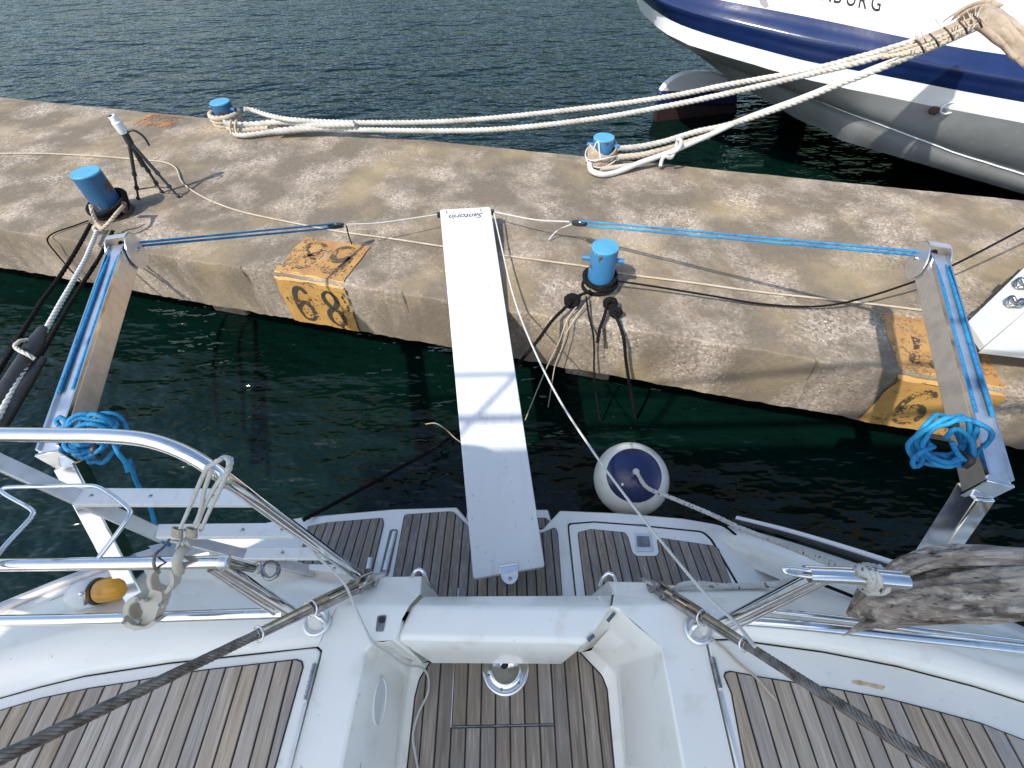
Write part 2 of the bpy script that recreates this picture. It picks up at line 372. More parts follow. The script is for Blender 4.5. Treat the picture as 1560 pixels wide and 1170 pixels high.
for u in us:
    r = []
    for v, z in prof:
        k = 1 if v < .05 or v > 2.2 else .25
        a = NZ.noise(Vector((u*3, v*2, z*4))); c2 = NZ.noise(Vector((u*14, v*9, z*11+5)))
        dv = (.007*a+.006*c2)*k; dz = (.005*a+.004*c2) if .8 < z and v < 2.25 else .006*c2 if z < .5 else 0
        if v < .05 and z > .45 and min(abs(u-.10*(.88-z)-j) for j in JOINTS) < .007: dv += .014      # board joint in the face
        r.append(quay_pt(u + (.10*(.88-z) if v < .05 else 0), v+dv, z+(dz if v > .03 else dz*1.5)))
    rows.append(r)
qm = MB().grid(rows); quay = qm.build('quay', [CON, CONF]); quay.data.set_sharp_from_angle(angle=math.radians(20)); tag(quay, None, None, None, 'structure')
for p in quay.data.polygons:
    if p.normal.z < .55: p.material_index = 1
# piers carrying the slab
for px, py in ((262, 470), (-210, 380), (890, 580), (1560, 700)):
    q = P(px, py, .43); u = (q-Q0).dot(QU)
    o = MB().box(quay_pt(u, 1.2, -.3), .36, 1.75, 1.43, QU, QV, (0, 0, 1)).build('pier', CONF, bevel=.02); adopt(o, quay)
# painted berth numbers: worn sheets 4 mm proud of the concrete
def paint(name, col, col2, hi):
    m, n, l, b = nodes_mat(name); tc = n.new('ShaderNodeTexCoord'); b.inputs['Roughness'].default_value = .6
    l.new(ramp(n, l, noi(n, l, tc, 5, 6), [(.35, col2), (.65, col)]), b.inputs['Base Color'])
    t = n.new('ShaderNodeBsdfTransparent'); ms = n.new('ShaderNodeMixShader'); o = n['Material Output']
    a = n.new('ShaderNodeMath'); a.operation = 'MULTIPLY_ADD'; a.inputs[1].default_value = .6; l.new(noi(n, l, tc, 38, 6, (1, 1, 1), .7), a.inputs[0]); 
    mm = n.new('ShaderNodeMath'); mm.operation = 'MULTIPLY'; mm.inputs[1].default_value = .4; l.new(noi(n, l, tc, 7, 4), mm.inputs[0]); l.new(mm.outputs[0], a.inputs[2])
    l.new(ramp(n, l, a.outputs[0], [(hi-.03, (1, 1, 1)), (hi+.02, (0, 0, 0))]), ms.inputs[0])
    l.new(t.outputs[0], ms.inputs[1]); l.new(b.outputs[0], ms.inputs[2]); l.new(ms.outputs[0], o.inputs[0])
    bp = n.new('ShaderNodeBump'); bp.inputs['Strength'].default_value = .5; bp.inputs['Distance'].default_value = .006
    l.new(noi(n, l, tc, 40, 6), bp.inputs['Height']); l.new(bp.outputs[0], b.inputs['Normal']); return m
ORF = paint('orange_paint', (.50, .29, .08), (.39, .21, .06), .57)
ORT = paint('worn_orange_paint', (.45, .25, .08), (.34, .175, .06), .565)
ORV = paint('faded_orange_paint', (.38, .20, .08), (.27, .125, .05), .50)
BKF = paint('black_stencil_paint', (.03, .03, .028), (.05, .045, .035), .565)
BKT = paint('worn_stencil_paint', (.06, .045, .03), (.10, .07, .04), .49)
def sheet(parent, m, o, X, Y, us_, vs_, name='painted_square'):
    g = []
    for j, v in enumerate(vs_):
        g.append([o + X*(u + (NZ.noise(Vector((v*9, i, 2)))*.02 if i in (0, len(us_)-1) else 0)) + Y*(v + (NZ.noise(Vector((u*9, j, 7)))*.02 if j in (0, len(vs_)-1) else 0)) for i, u in enumerate(us_)])
    ob = MB().grid(g, False).build(name, m); adopt(ob, parent); return ob
def lin(a, b, k): return [a+(b-a)*i/k for i in range(k+1)]
def digit(ch, m, parent, o, X, Y, h, wd, sw, lean=0):
    """o = lower left corner; strokes in a cell wd by h"""
    S = {'6': [([(.93, .84), (.75, .97), (.42, .95), (.14, .72), (.06, .36), (.22, .06), (.6, .02), (.9, .16), (.92, .40), (.68, .56), (.34, .52), (.12, .36)], False)],
         '8': [([(.5, .54), (.82, .68), (.84, .88), (.5, 1.0), (.16, .88), (.18, .68)], True), ([(.5, .5), (.88, .36), (.88, .12), (.5, 0), (.12, .12), (.12, .36)], True)],
         '7': [([(.05, .95), (.95, .95)], False), ([(.93, .95), (.6, .5), (.42, 0)], False)],
         '0': [([(.5, 1), (.85, .85), (.9, .5), (.85, .15), (.5, 0), (.15, .15), (.1, .5), (.15, .85)], True)]}[ch]
    mb = MB()
    for pts, cl in S:
        g = stroke([(p[0]*wd + p[1]*h*lean, p[1]*h) for p in pts], sw, o, X, Y, cl, wf=lambda t: .85+.25*math.sin(t*9)); mb.add(g.v, g.f)
    ob = mb.build('digit', m); adopt(ob, parent); return ob
Zv = Vector((0, 0, 1))
# berth 68: front face and top
fo = quay_pt(0, -.016, .44)
f1 = sheet(quay, ORF, fo, QU, Zv, lin(-.01, .545, 12), lin(0, .405, 10))
for ch, u in (('6', .085), ('8', .33)): digit(ch, BKF, f1, fo - QV*.004 + QU*u + Zv*.035, QU, Zv, .325, .135, .036)
to = quay_pt(0, .022, ZQ+.007)
t1 = sheet(quay, ORT, to, QU, QV, lin(-.01, .535, 12), lin(0, .43, 10))
for ch, u in (('6', .47), ('8', .23)): digit(ch, BKT, t1, to + Zv*.004 + QU*u + QV*.375, -QU, -QV, .31, .165, .05)
e1 = sheet(quay, ORF, quay_pt(0, -.014, .846), QU, (QV*.045+Zv*.045).normalized(), lin(-.01, .54, 12), lin(0, .058, 2), 'painted_edge')
# the next berth number, half hidden by the lifting arm
uR = (P(1378, 570, ZQ)-Q0).dot(QU)
fo2 = quay_pt(uR, -.016, .44)
f2 = sheet(quay, ORF, fo2, QU, Zv, lin(-.02, .53, 12), lin(0, .405, 10))
for ch, u in (('6', .12), ('7', .30)): digit(ch, BKT, f2, fo2 - QV*.004 + QU*u + Zv*.045, QU, Zv, .31, .15, .04, -.12)
to2 = quay_pt(uR, .022, ZQ+.007)
t2 = sheet(quay, ORT, to2, QU, QV, lin(-.02, .50, 12), lin(0, .50, 10))
for ch, u in (('6', .44), ('7', .21)): digit(ch, BKT, t2, to2 + Zv*.004 + QU*u + QV*.36, -QU, -QV, .30, .16, .05)
e2 = sheet(quay, ORF, quay_pt(uR, -.014, .846), QU, (QV*.045+Zv*.045).normalized(), lin(-.02, .52, 12), lin(0, .058, 2), 'painted_edge')
# faded square on the far edge
q = P(200, 190, ZQ); uF = (q-Q0).dot(QU); vF = (q-Q0).dot(QV)
sheet(quay, ORV, quay_pt(uF, vF, ZQ+.007), QU, QV, lin(0, .50, 10), lin(0, 2.22-vF, 8))

# ================================================================ SHIP ACROSS THE QUAY
ship = thing('ship', 'white ship with a thick navy rubbing strake moored beyond the quay', 'ship', (4, 7.5, 0))
def rowpts(pts, N=34):
    """pts (px, py, z) resampled evenly along the photo's x"""
    out = []
    for k in range(N):
        t = (k/(N-1))**1.35; x = pts[0][0] + (pts[-1][0]-pts[0][0])*t
        for a, bb in zip(pts, pts[1:]):
            if a[0]-1e-6 <= x <= bb[0]+1e-6:
                s = (x-a[0])/max(bb[0]-a[0], 1e-6)
                out.append((x, a[1]+(bb[1]-a[1])*s, a[2]+(bb[2]-a[2])*s)); break
    for _ in range(2):
        out = [out[0]] + [tuple((out[i-1][j]+2*out[i][j]+out[i+1][j])/4 for j in range(3)) for i in range(1, len(out)-1)] + [out[-1]]
    w3 = [P(*q) for q in out]
    a = w3[0]
    back = [a + Vector(d) for d in ((7, 3.4, 0), (3.2, 3.0, 0), (1.3, 2.1, 0), (.35, 1.1, 0), (.05, .45, 0))]
    return back + w3
R_top = [(976, -34, 1.76), (1000, -24, 1.75), (1095, 0, 1.72), (1160, 12, 1.7), (1268, 33, 1.66), (1364, 54, 1.62), (1460, 73, 1.58), (1560, 87, 1.55), (1780, 118, 1.5)]
R_bot = [(974, -4, 1.5), (990, 11, 1.49), (1018, 31, 1.47), (1060, 47, 1.45), (1114, 63, 1.42), (1229, 94, 1.36), (1345, 115, 1.32), (1460, 138, 1.28), (1560, 156, 1.25), (1780, 195, 1.2)]
R_wb0 = [(975, 16, 1.33), (991, 35, 1.31), (1018, 53, 1.29), (1052, 69, 1.27), (1114, 88, 1.23), (1206, 115, 1.18), (1306, 138, 1.13), (1421, 161, 1.08), (1560, 187, 1.04), (1780, 228, 1.0)]
R_pin = [(1056, 76, 1.2), (1080, 82, 1.1), (1110, 92, 1.0), (1160, 117, .86), (1252, 156, .72), (1344, 190, .62), (1452, 231, .53), (1560, 265, .48), (1780, 338, .42)]
R_bt = [(1058, 79, 1.14), (1091, 105, .86), (1121, 128, .64), (1191, 166, .42), (1252, 205, .28), (1344, 232, .21), (1460, 266, .15), (1560, 295, .13), (1780, 356, .1)]
def proj(p):
    v = p-EYE; return PX+F*v.dot(RT)/v.dot(fw), PY-F*v.dot(UP)/v.dot(fw)
def ypoly(pts, x):
    for a, bb in zip(pts, pts[1:]):
        if x <= bb[0]: return a[1]+(bb[1]-a[1])*(x-a[0])/max(bb[0]-a[0], 1e-6)
    return pts[-1][1]
def drop(p, pts, tuck):
    """follow the ship's side down (leaning inboard by tuck per metre) to the next line seen on it"""
    z = 0
    for k in range(400):
        z += .005; q = p + Vector((.35*tuck*z, .94*tuck*z, -z)); x, y = proj(q)
        if y >= ypoly(pts, x): break
    return q
rt_, rb_, wb0_, pn0_, bt0_ = map(rowpts, (R_top, R_bot, R_wb0, R_pin, R_bt))
nb_ = 5
wb_ = wb0_[:nb_] + [drop(p, R_wb0, .10) if proj(p)[0] > 1000 else q for p, q in zip(rb_[nb_:], wb0_[nb_:])]
NSEP = 0
pn_, bt_ = [], []
for i, (w0, p0, b0) in enumerate(zip(wb_, pn0_, bt0_)):
    x = proj(w0)[0]; s = min(1, max(0, (x-1090)/260))
    if i < nb_ or s <= 0: pn_.append(p0); bt_.append(b0); continue
    p1 = drop(w0, R_pin, .55); b1 = drop(p1, R_bt, .45)
    pn_.append(p0.lerp(p1, s)); bt_.append(b0.lerp(b1, s))
inw = Vector((.42, .91, 0))
up_ = [p + Vector((0, 0, .75)) + Vector((.05, .06, 0)) for p in rt_]
cap_ = [p + inw*.14 for p in up_]
def lerp_rows(a, b, ts): return [[p.lerp(q, t) for p, q in zip(a, b)] for t in ts]
bul = MB().grid([cap_] + lerp_rows(up_, rt_, (0, .33, .66, 1))).build('bulwark', HULLW, ship)
# rounded rubbing strake
out_ = []
for i in range(len(rt_)):
    t = rt_[min(i+1, len(rt_)-1)] - rt_[max(i-1, 0)]; t.z = 0; t.normalize(); out_.append(Vector((t.y, -t.x, 0)) if Vector((t.y, -t.x, 0)).dot(Vector((-.2, -1, 0))) > -.6 else Vector((t.y, -t.x, 0)))
rr = []
for k in range(9):
    t = k/8; bulge = .05*math.sin(math.pi*t) + (.03 if .3 < t < .55 else 0)
    rr.append([p.lerp(q, t) + nn*bulge for p, q, nn in zip(rt_, rb_, out_)])
MB().grid(rr).build('rubbing_strake', NAVY, ship)
MB().grid(lerp_rows(rb_, wb_, (0, .5, 1))).build('white_band', HULLW, ship)
lw = []
for k in range(9):
    t = k/8; lw.append([p.lerp(q, t) + Vector((0, 0, -.05*math.sin(math.pi*t))) for p, q in zip(wb_, pn_)])
lw2 = [[p.lerp(q, t) + nn*.05*math.sin(math.pi*t)*.6 for p, q, nn in zip(pn_, bt_, out_)] for t in (0, .25, .5, .75, 1)]
hullg = MB().grid(lw + lw2[1:]).build('lower_hull', HULLG, ship)
ps = MB(); n0 = 5
ps.grid([[p + nn*.006 + Vector((0, 0, .012)) for p, nn in zip(pn_[n0:], out_[n0:])], [p + nn*.010 - Vector((0, 0, .004)) for p, nn in zip(pn_[n0:], out_[n0:])]])
ps.build('pinstripe', HULLW, ship)
kl_ = [p + (Vector((1.3, 1.9, -.45)) if p.z > .5 else Vector((.9, 1.3, -.6)) if p.z > .3 else Vector((.06, .12, -.6))) for p in bt_]
MB().grid([bt_, kl_]).build('boot_topping', NAVYD, ship)
# rudder, standing upright below the counter
rp = P(1060, 176, 0); rn = Vector((.2, -1, 0)).normalized(); rk = rn.dot(rp)
def RP(x, y, off=0): return PLN(x, y, rn, rk) + rn*off
def blade(name, pts, m, th):
    o = MB().prism([RP(x, y, th/2) for x, y in pts], -rn*th).build(name, m, rud, bevel=.02); return o
rud = MB().prism([RP(x, y, .05) for x, y in ((1004, 138), (1012, 127), (1024, 117), (1040, 110), (1060, 107), (1082, 108), (1102, 114), (1119, 126), (1121, 138))], -rn*.1).build('rudder', HULLW, ship, bevel=.02)
blade('rudder_stripe', ((1004, 138.3), (1121, 138.3), (1121, 158), (998, 160)), NAVY, .1)
blade('rudder_foot', ((998, 160.3), (1121, 158.3), (1121, 190), (996, 190)), ANTIF, .098)
st = RP(1100, 118); MB().tube([st + Vector((.15, .1, .55)), st + Vector((0, 0, -.02))], .035).build('rudder_stock', HULLG, rud)
br = MB()
for a in ((1106, 108), (1120, 118)): br.bar(RP(*a), RP(a[0]+14, a[1]+18), .03, .05)
br.build('bracket', HULLW, rud)
# lettering painted on the bulwark
bvh = BVHTree.FromPolygons([tuple(v.co) for v in bul.data.vertices], [tuple(p.vertices) for p in bul.data.polygons])
def on_hull(x, y, off=.004, tree=bvh):
    d = ray(x, y).normalized(); h = tree.ray_cast(EYE, d)
    if h[0] is None: return None
    nn = h[1] if h[1].dot(d) < 0 else -h[1]
    return h[0] + nn*off
def letter_mesh(txt, shear=0.0, weight=0.0):
    cu = bpy.data.curves.new('lettering', 'FONT'); cu.body = txt; cu.shear = shear; cu.offset = weight; cu.resolution_u = 4
    ob = bpy.data.objects.new('lettering', cu); C.objects.link(ob)
    dg = bpy.context.evaluated_depsgraph_get(); me = bpy.data.meshes.new_from_object(ob.evaluated_get(dg))
    vs_ = [v.co.copy() for v in me.vertices]; fs_ = [tuple(p.vertices) for p in me.polygons]
    bpy.data.objects.remove(ob); bpy.data.curves.remove(cu); bpy.data.meshes.remove(me); return vs_, fs_
dx = (1335-1260)/4; dy = (19-4)/4
for k, ch in enumerate('HAMBURG'):
    vs_, fs_ = letter_mesh(ch, .12, .004); x0, y0 = 1212+k*dx, 1+(-2+k)*dy - 1.5; pts = []
    for v in vs_:
        pts.append(on_hull(x0 + v.x*23 + v.y*4, y0 + v.x*dy*1.2 - v.y*36))
    if all(p is not None for p in pts): MB().add(pts, fs_).build('letter', INK, bul)
GREYB = mat('grey_emblem_paint', (.33, .31, .30), .45)
for k in range(4):
    x0 = 1100+k*17.5; pts = [on_hull(x0+a, y) for a, y in ((0, -14), (13, -11), (19, 5+k*1.6), (13, 7+k*1.6), (6, 2+k*1.4))]
    if all(p is not None for p in pts): MB().poly(pts).build('emblem_stripe', GREYB, bul)
# shackle eye and anode on the side
e = wb_[0]
wt = BVHTree.FromPolygons([tuple(v.co) for v in hullg.data.vertices], [tuple(p.vertices) for p in hullg.data.polygons])
a = on_hull(1424, 165, .03, wt) or P(1424, 163, 1.05)
MB().lathe([(.0, .035), (.03, .03), (.045, 0), (.03, -.03), (0, -.035)], 10, Matrix.Translation(a)).build('side_plug', RUST, ship)
rg = [a + Vector((.10, -.01, .03)) + Vector((math.cos(t)*.07, -.02, math.sin(t)*.05)) for t in [i*math.pi/8 for i in range(16)]]
MB().tube(rg, .009, 8, closed=True).build('side_ring', WPL, ship)

# ================================================================ BOLLARDS
def bollard(name, loc, r, h, m, label, bars=True, rot=0, base=False, lean=(0, 0)):
    L = Vector(loc); t = thing(name, label, 'bollard', L, 'blue mooring bollards on the quay')
    M = Matrix.Translation(L) @ Matrix.Rotation(lean[0], 4, 'X') @ Matrix.Rotation(lean[1], 4, 'Y') @ Matrix.Rotation(rot, 4, 'Z')
    MB().lathe([(r*.985, h-.005), (r, h-.02), (r, h*.5), (r, 0), (r, -.03)], 32, M).build('post', m, t)
    MB().lathe([(0, h+.006), (r*.97, h+.006), (r*1.0, h+.002), (r*1.004, h-.006), (r*.98, h-.010)], 32, M).build('cap', BOLLT, t).data.set_sharp_from_angle(angle=math.radians(30))
    if bars:
        for s in (-1, 1):
            MB().tube([M @ Vector((s*r*.9, 0, h*.72)), M @ Vector((s*r*1.55, 0, h*.72))], r*.2, 12).build('horn', m, t)
    MB().lathe([(r*1.0, .05), (r*1.25, .03), (r*1.45, .012), (r*1.5, -.01)], 28, M).build('foot', RUST if base else CONF, t)
    return t
B_C = Vector((.603, 2.534, ZQ)); B_L = Vector((-3.26, 3.645, ZQ)); B_FL = Vector((-2.935, 5.375, ZQ)); B_FR = Vector((.86, 4.31, ZQ))
bollard('bollard', B_C, .086, .33, BOLL, 'blue bollard with black ropes at its foot, beside the white gangway', rot=math.radians(-12))
bollard('bollard', B_L, .104, .345, BOLLR, 'chipped dark blue bollard at the left near the tripod', bars=False, base=True)
bollard('bollard', B_FL, .098, .22, BOLLR, 'squat blue bollard wrapped in thick white rope at the far left edge', rot=-.25)
bollard('bollard', B_FR, .092, .235, BOLL, 'blue bollard wrapped in tan chafe cloth at the far quay edge', rot=-.2)
# ================================================================ THE YACHT WE STAND ON
yacht = thing('sailing_yacht', 'white sailing yacht stern with teak planked platform, lockers and stainless rails', 'yacht', (0, 0, 0))
YB = -.9                                             # how far forward of the eye the deck is built
def W(x, y, z=1.14): return P(x, y, z)
def inset(poly, d):
    """shrink a world polygon by a distance towards its inside"""
    n = len(poly); out = []; ar = sum(poly[i-1][0]*poly[i][1]-poly[i][0]*poly[i-1][1] for i in range(n)); s = 1 if ar > 0 else -1
    for i in range(n):
        a, b, c = [Vector((p[0], p[1])) for p in (poly[i-1], poly[i], poly[(i+1) % n])]
        e1 = (b-a).normalized(); e2 = (c-b).normalized(); n1 = Vector((-e1.y, e1.x))*s; n2 = Vector((-e2.y, e2.x))*s
        bb = (n1+n2); k = max(bb.length_squared, .5); out.append(b + bb*(2*d/k))
    return out
def flat(poly, z): return [Vector((p[0], p[1], z)) for p in poly]
# ---- hull and deck moulding
C_l = path((-190, 1062, 1.2), (0, 993, 1.2), (80, 968, 1.2), (154, 949, 1.195), (300, 932, 1.18), (430, 925, 1.16), (515, 921, 1.14))
B_l = path((-190, 1108, 1.17), (0, 1040, 1.17), (64, 1026, 1.17), (130, 1015, 1.17), (260, 996, 1.165), (400, 978, 1.155), (495, 962, 1.145))
hole_l = path((-190, 1150, 1.14), (0, 1063, 1.14), (64, 1045, 1.14), (130, 1029, 1.14), (260, 1009, 1.14), (400, 994, 1.14), (470, 986, 1.14), (485, 985, 1.14), (491, 991, 1.14), (489, 1002, 1.14), (444, 1170, 1.14))
d_ = hole_l[-1]-hole_l[-2]; hole_l.append(hole_l[-1] + d_*((YB-hole_l[-1].y)/d_.y)); hole_l.append(Vector((-2.05, YB, 1.14)))
A_l = hole_l[:6] + [hole_l[7]]
E_l = path((-190, 1000, 1.12), (0, 932, 1.10), (130, 878, 1.07), (230, 848, 1.05), (300, 846, 1.04), (400, 853, 1.03), (545, 878, 1.03))
M_l = [a.lerp(b, .5)+Vector((0, 0, .012)) for a, b in zip(C_l, E_l)]
dk = MB()
dk.grid([A_l, [a.lerp(b, .55)+Vector((0, 0, .004)) for a, b in zip(A_l, B_l)], B_l, [a.lerp(b, .5)+Vector((0, 0, .008)) for a, b in zip(B_l, C_l)], C_l, M_l, E_l])
def down(ps, z): return [Vector((p.x, p.y, z)) for p in ps]
dk.grid([E_l, [p+Vector((.0, .0, -.25)) for p in E_l], [p + Vector((.1 if p.x < -1 else .02, -.05, -.7)) for p in E_l]])
P1, P2 = W(515, 921), W(624, 922)
T4, T5, T6, T7 = W(603, 975, 1.13), W(569, 980), W(556, 992), W(520, 1170)
T8 = T7 + (T7-T6)*((YB-T7.y)/(T7-T6).y)
dk.poly([hole_l[7], B_l[-1], C_l[-1], P2, W(612, 944), T4, T5, T6, T7, T8, hole_l[11], hole_l[10], hole_l[9], hole_l[8]])
# stepped aft end of the port pod
dk.poly([P1, E_l[-1], W(640, 905, 1.06), P2])
dk.poly([E_l[-1], W(580, 878, 1.02), W(643, 877, 1.02), W(640, 905, 1.06)])
dk.poly([W(643, 877, 1.02), W(668, 908, .70), W(660, 925, .70), W(640, 905, 1.06)])
dk.poly([W(580, 878, 1.02), E_l[-1], E_l[-1]+Vector((0, 0, -.5)), W(580, 878, 1.02)+Vector((0, -.02, -.45)), W(643, 877, 1.02)+Vector((.0, -.02, -.45)), W(643, 877, 1.02)])
# passage: port wall, fillet
FZ = .755
wl1 = [W(610, 1000, .95), W(619, 1026, .83), W(613, 1060, .825), W(601, 1170, .82)]; wl1.append(wl1[-1]+(wl1[-1]-wl1[-2])*((YB-wl1[-1].y)/(wl1[-1]-wl1[-2]).y))
wl2 = [W(654, 1009, FZ), W(638, 1034, FZ), W(631, 1062, FZ), W(619, 1170, FZ)]; wl2.append(wl2[-1]+(wl2[-1]-wl2[-2])*((YB-wl2[-1].y)/(wl2[-1]-wl2[-2]).y))
wl0 = [T4.lerp(T5, .5), T5, T6, T7, T8]
wl05 = [a.lerp(b, .5) + Vector((-.012, 0, -.012)) for a, b in zip(wl0, wl1)]
dk.grid([wl0, wl05, wl1, [a.lerp(b, .5)+Vector((-.018, 0, -.022)) for a, b in zip(wl1, wl2)], wl2])
dk.poly([T4, W(640, 1011, .90), W(654, 1009, FZ), wl1[0], wl05[0], wl0[0]])
dk.poly([T4, W(640, 1011, .90), W(700, 990, .85), W(612, 944, .9), W(612, 944)])
# starboard
U3, U4, U5 = W(944, 929), W(1008, 988), W(1041, 1170); U6 = U5+(U5-U4)*((YB-U5.y)/(U5-U4).y)
hole_r = path((1074, 974, 1.14), (1115, 973, 1.14), (1179, 982, 1.14), (1252, 992, 1.14), (1365, 1014, 1.14), (1480, 1044, 1.14), (1560, 1069, 1.14), (1760, 1150, 1.14))
hr2 = path((1118, 1170, 1.14)); d_ = hr2[0]-hole_r[0]; hr3 = hr2[0]+d_*((YB-hr2[0].y)/d_.y)
hole_r_full = hole_r + [Vector((2.05, YB, 1.14)), hr3, hr2[0]]
B_r = path((1066, 962, 1.145), (1115, 962, 1.16), (1180, 972, 1.175), (1252, 982, 1.18), (1365, 1003, 1.18), (1480, 1033, 1.18), (1560, 1058, 1.18), (1760, 1132, 1.18))
C_r = path((1050, 922, 1.14), (1120, 940, 1.185), (1200, 948, 1.2), (1290, 957, 1.2), (1400, 975, 1.2), (1480, 1003, 1.2), (1560, 1032, 1.2), (1760, 1105, 1.2))
E_r = path((1020, 893, 1.03), (1130, 893, 1.03), (1230, 897, 1.04), (1300, 910, 1.05), (1390, 930, 1.06), (1470, 945, 1.07), (1560, 975, 1.1), (1760, 1050, 1.12))
dk.grid([hole_r, [a.lerp(b, .55)+Vector((0, 0, .004)) for a, b in zip(hole_r, B_r)], B_r, [a.lerp(b, .5)+Vector((0, 0, .008)) for a, b in zip(B_r, C_r)], C_r, [a.lerp(b, .5)+Vector((0, 0, .012)) for a, b in zip(C_r, E_r)], E_r])
dk.grid([E_r, [p+Vector((.0, .0, -.25)) for p in E_r], [p + Vector((-.1 if p.x > 1 else -.02, -.05, -.7)) for p in E_r]])
P3 = W(938, 924)
dk.poly([hole_r[0], hr2[0], hr3, U6, U5, U4, U3, P3, C_r[0], B_r[0]])
dk.poly([P3, W(935, 905, 1.06), E_r[0], C_r[0]])
dk.poly([W(935, 905, 1.06), W(926, 885, 1.02), W(1000, 889, 1.02), E_r[0]])
dk.poly([W(926, 885, 1.02), W(935, 905, 1.06), W(905, 925, .70), W(897, 911, .70)])
dk.poly([W(926, 885, 1.02), W(926, 885, 1.02)+Vector((0, -.02, -.45)), W(1000, 889, 1.02)+Vector((0, -.02, -.45)), E_r[0]+Vector((0, 0, -.5)), E_r[0], W(1000, 889, 1.02)])
wr0 = [U3, U3.lerp(U4, .5), U4, U5, U6]
wr1 = [W(905, 985, .93), W(925, 995, .86), W(944, 1013, .83), W(955, 1170, .82)]; wr1.append(wr1[-1]+(wr1[-1]-wr1[-2])*((YB-wr1[-1].y)/(wr1[-1]-wr1[-2]).y))
wr2 = [W(885, 994, FZ), W(918, 1029, FZ), W(926, 1050, FZ), W(937, 1170, FZ)]; wr2.append(wr2[-1]+(wr2[-1]-wr2[-2])*((YB-wr2[-1].y)/(wr2[-1]-wr2[-2]).y))
wr05 = [a.lerp(b, .5) + Vector((.012, 0, -.012)) for a, b in zip(wr0, wr1)]
dk.grid([wr2, [a.lerp(b, .5)+Vector((.018, 0, -.022)) for a, b in zip(wr1, wr2)], wr1, wr05, wr0])
dk.poly([P3, U3, wr05[0], wr1[0], wr2[0], W(860, 985, FZ), W(880, 950, .9)])
deck = dk.build('deck_moulding', GEL, yacht, bevel=.011, merge=True, seg=3)
# hull sides running forward out of sight
for s, e in ((-1, E_l[0]), (1, E_r[-1])):
    fwd = Vector((e.x + s*.25, YB-.6, e.z))
    a = [e, fwd]; MB().grid([a, [p+Vector((-s*.12, 0, -.6)) for p in a], [p+Vector((-s*.35, 0, -1.2)) for p in a]]).build('hull_side', GEL, yacht)
# ---- bathing platform
PL_out = [PP(*q) for q in ((300, 846), (228, 832), (300, 813), (395, 797), (462, 787), (600, 775), (696, 772), (717, 797), (826, 806), (853, 777), (945, 781), (1040, 789), (1105, 800), (1200, 833), (1290, 868), (1345, 905), (1130, 915), (1000, 925), (800, 940), (590, 925), (430, 890))]
def solid(poly, th): 
    return MB().prism(poly, (0, 0, -th))
plat = solid(PL_out, .05).build('bathing_platform', GEL, yacht, bevel=.012, seg=3)
tr = [p+Vector((0, -.012, -.05)) for p in PL_out[1:16]]
MB().grid([tr, [p+Vector((0, -.06, -.22)) for p in tr], [Vector((p.x*.94, p.y-.28, -.2)) for p in tr]]).build('transom', GEL, yacht)
stepp = MB().prism([PP(*q, -.045) for q in ((712, 776), (835, 776), (842, 800), (832, 815), (705, 815))], (0, 0, -.03)).build('lower_step', GEL, yacht, bevel=.008)
def panel(name, px, r, par, m, width, dz=.004, border=.0, zf=None, pf=PP, x0=None, lbl=None):
    """black bedding sheet set into the moulding, planks laid on it"""
    zf = zf or (lambda x, y: plat_z(x, y)+dz)
    out = rc([pf(*q) for q in px], r); o = MB().prism([Vector((p.x, p.y, zf(p.x, p.y))) for p in out], (0, 0, -.003)).build(name, CAULK, par)
    planks(o, inset(out, .004), zf, width, .0065, m, .006, x0); return o
panel('teak_panel', [(470, 802), (500, 796), (584, 789), (585, 800), (566, 880), (590, 930), (440, 900)], [0, .02, .02, .02, 0, 0, 0], plat, TEAKD, .0475)
panel('teak_panel', [(616, 784), (690, 779), (716, 804), (826, 812), (846, 803), (850, 812), (858, 925), (590, 925)], [.02, .02, .02, .02, .02, .02, 0, 0], plat, TEAKD, .0475)
panel('teak_panel', [(815, 784), (832, 784), (839, 790), (837, 800), (808, 804)], [.0, .01, .01, .0, 0], stepp, TEAKD, .04, dz=-.041)
hat = MB().prism(rc([PP(*q, .009) for q in ((867, 799), (905, 796), (960, 800), (1070, 811), (1082, 822), (1128, 900), (1110, 925), (880, 925), (868, 812))], [.02, .0, 0, .04, .02, 0, 0, 0, .0]), (0, 0, -.010)).build('platform_hatch', GEL, yacht, bevel=.003)
MB().prism(rc([PP(*q, .0035) for q in ((864.5, 797), (905, 794), (960, 798), (1072, 809), (1085, 821), (1132, 901), (1110, 926), (878, 926), (865.5, 812))], [.02, .0, 0, .04, .02, 0, 0, 0, .0]), (0, 0, -.004)).build('hatch_seal', CAULK, yacht)
hz = lambda x, y: plat_z(x, y)+.0105
panel('teak_panel', [(880, 812), (900, 807), (952, 812), (957, 820), (963, 843), (970, 848), (1000, 848), (1003, 842), (1000, 824), (1003, 820), (1085, 832), (1094, 837), (1114, 890), (1120, 925), (893, 925), (880, 818)], [.012, 0, .012, 0, .012, 0, .012, 0, .012, 0, .012, 0, 0, 0, 0, 0], hat, TEAKD, .0475, zf=hz)
lt = MB().prism(rc([PP(*q, .016) for q in ((966, 812), (992, 813), (996, 840), (969, 840))], .008), (0, 0, -.008)).build('latch', INOXB, hat, bevel=.002)
MB().prism(rc([PP(*q, .0225) for q in ((970, 816), (989, 817), (991, 831), (971, 831))], .004), (0, 0, -.006)).build('latch_plate', GREYP, lt)
MB().prism(rc([PP(*q, .004) for q in ((965, 798), (987, 799), (990, 805), (966, 805))], .004), (0, 0, -.004)).build('name_plate', GREYP, plat)
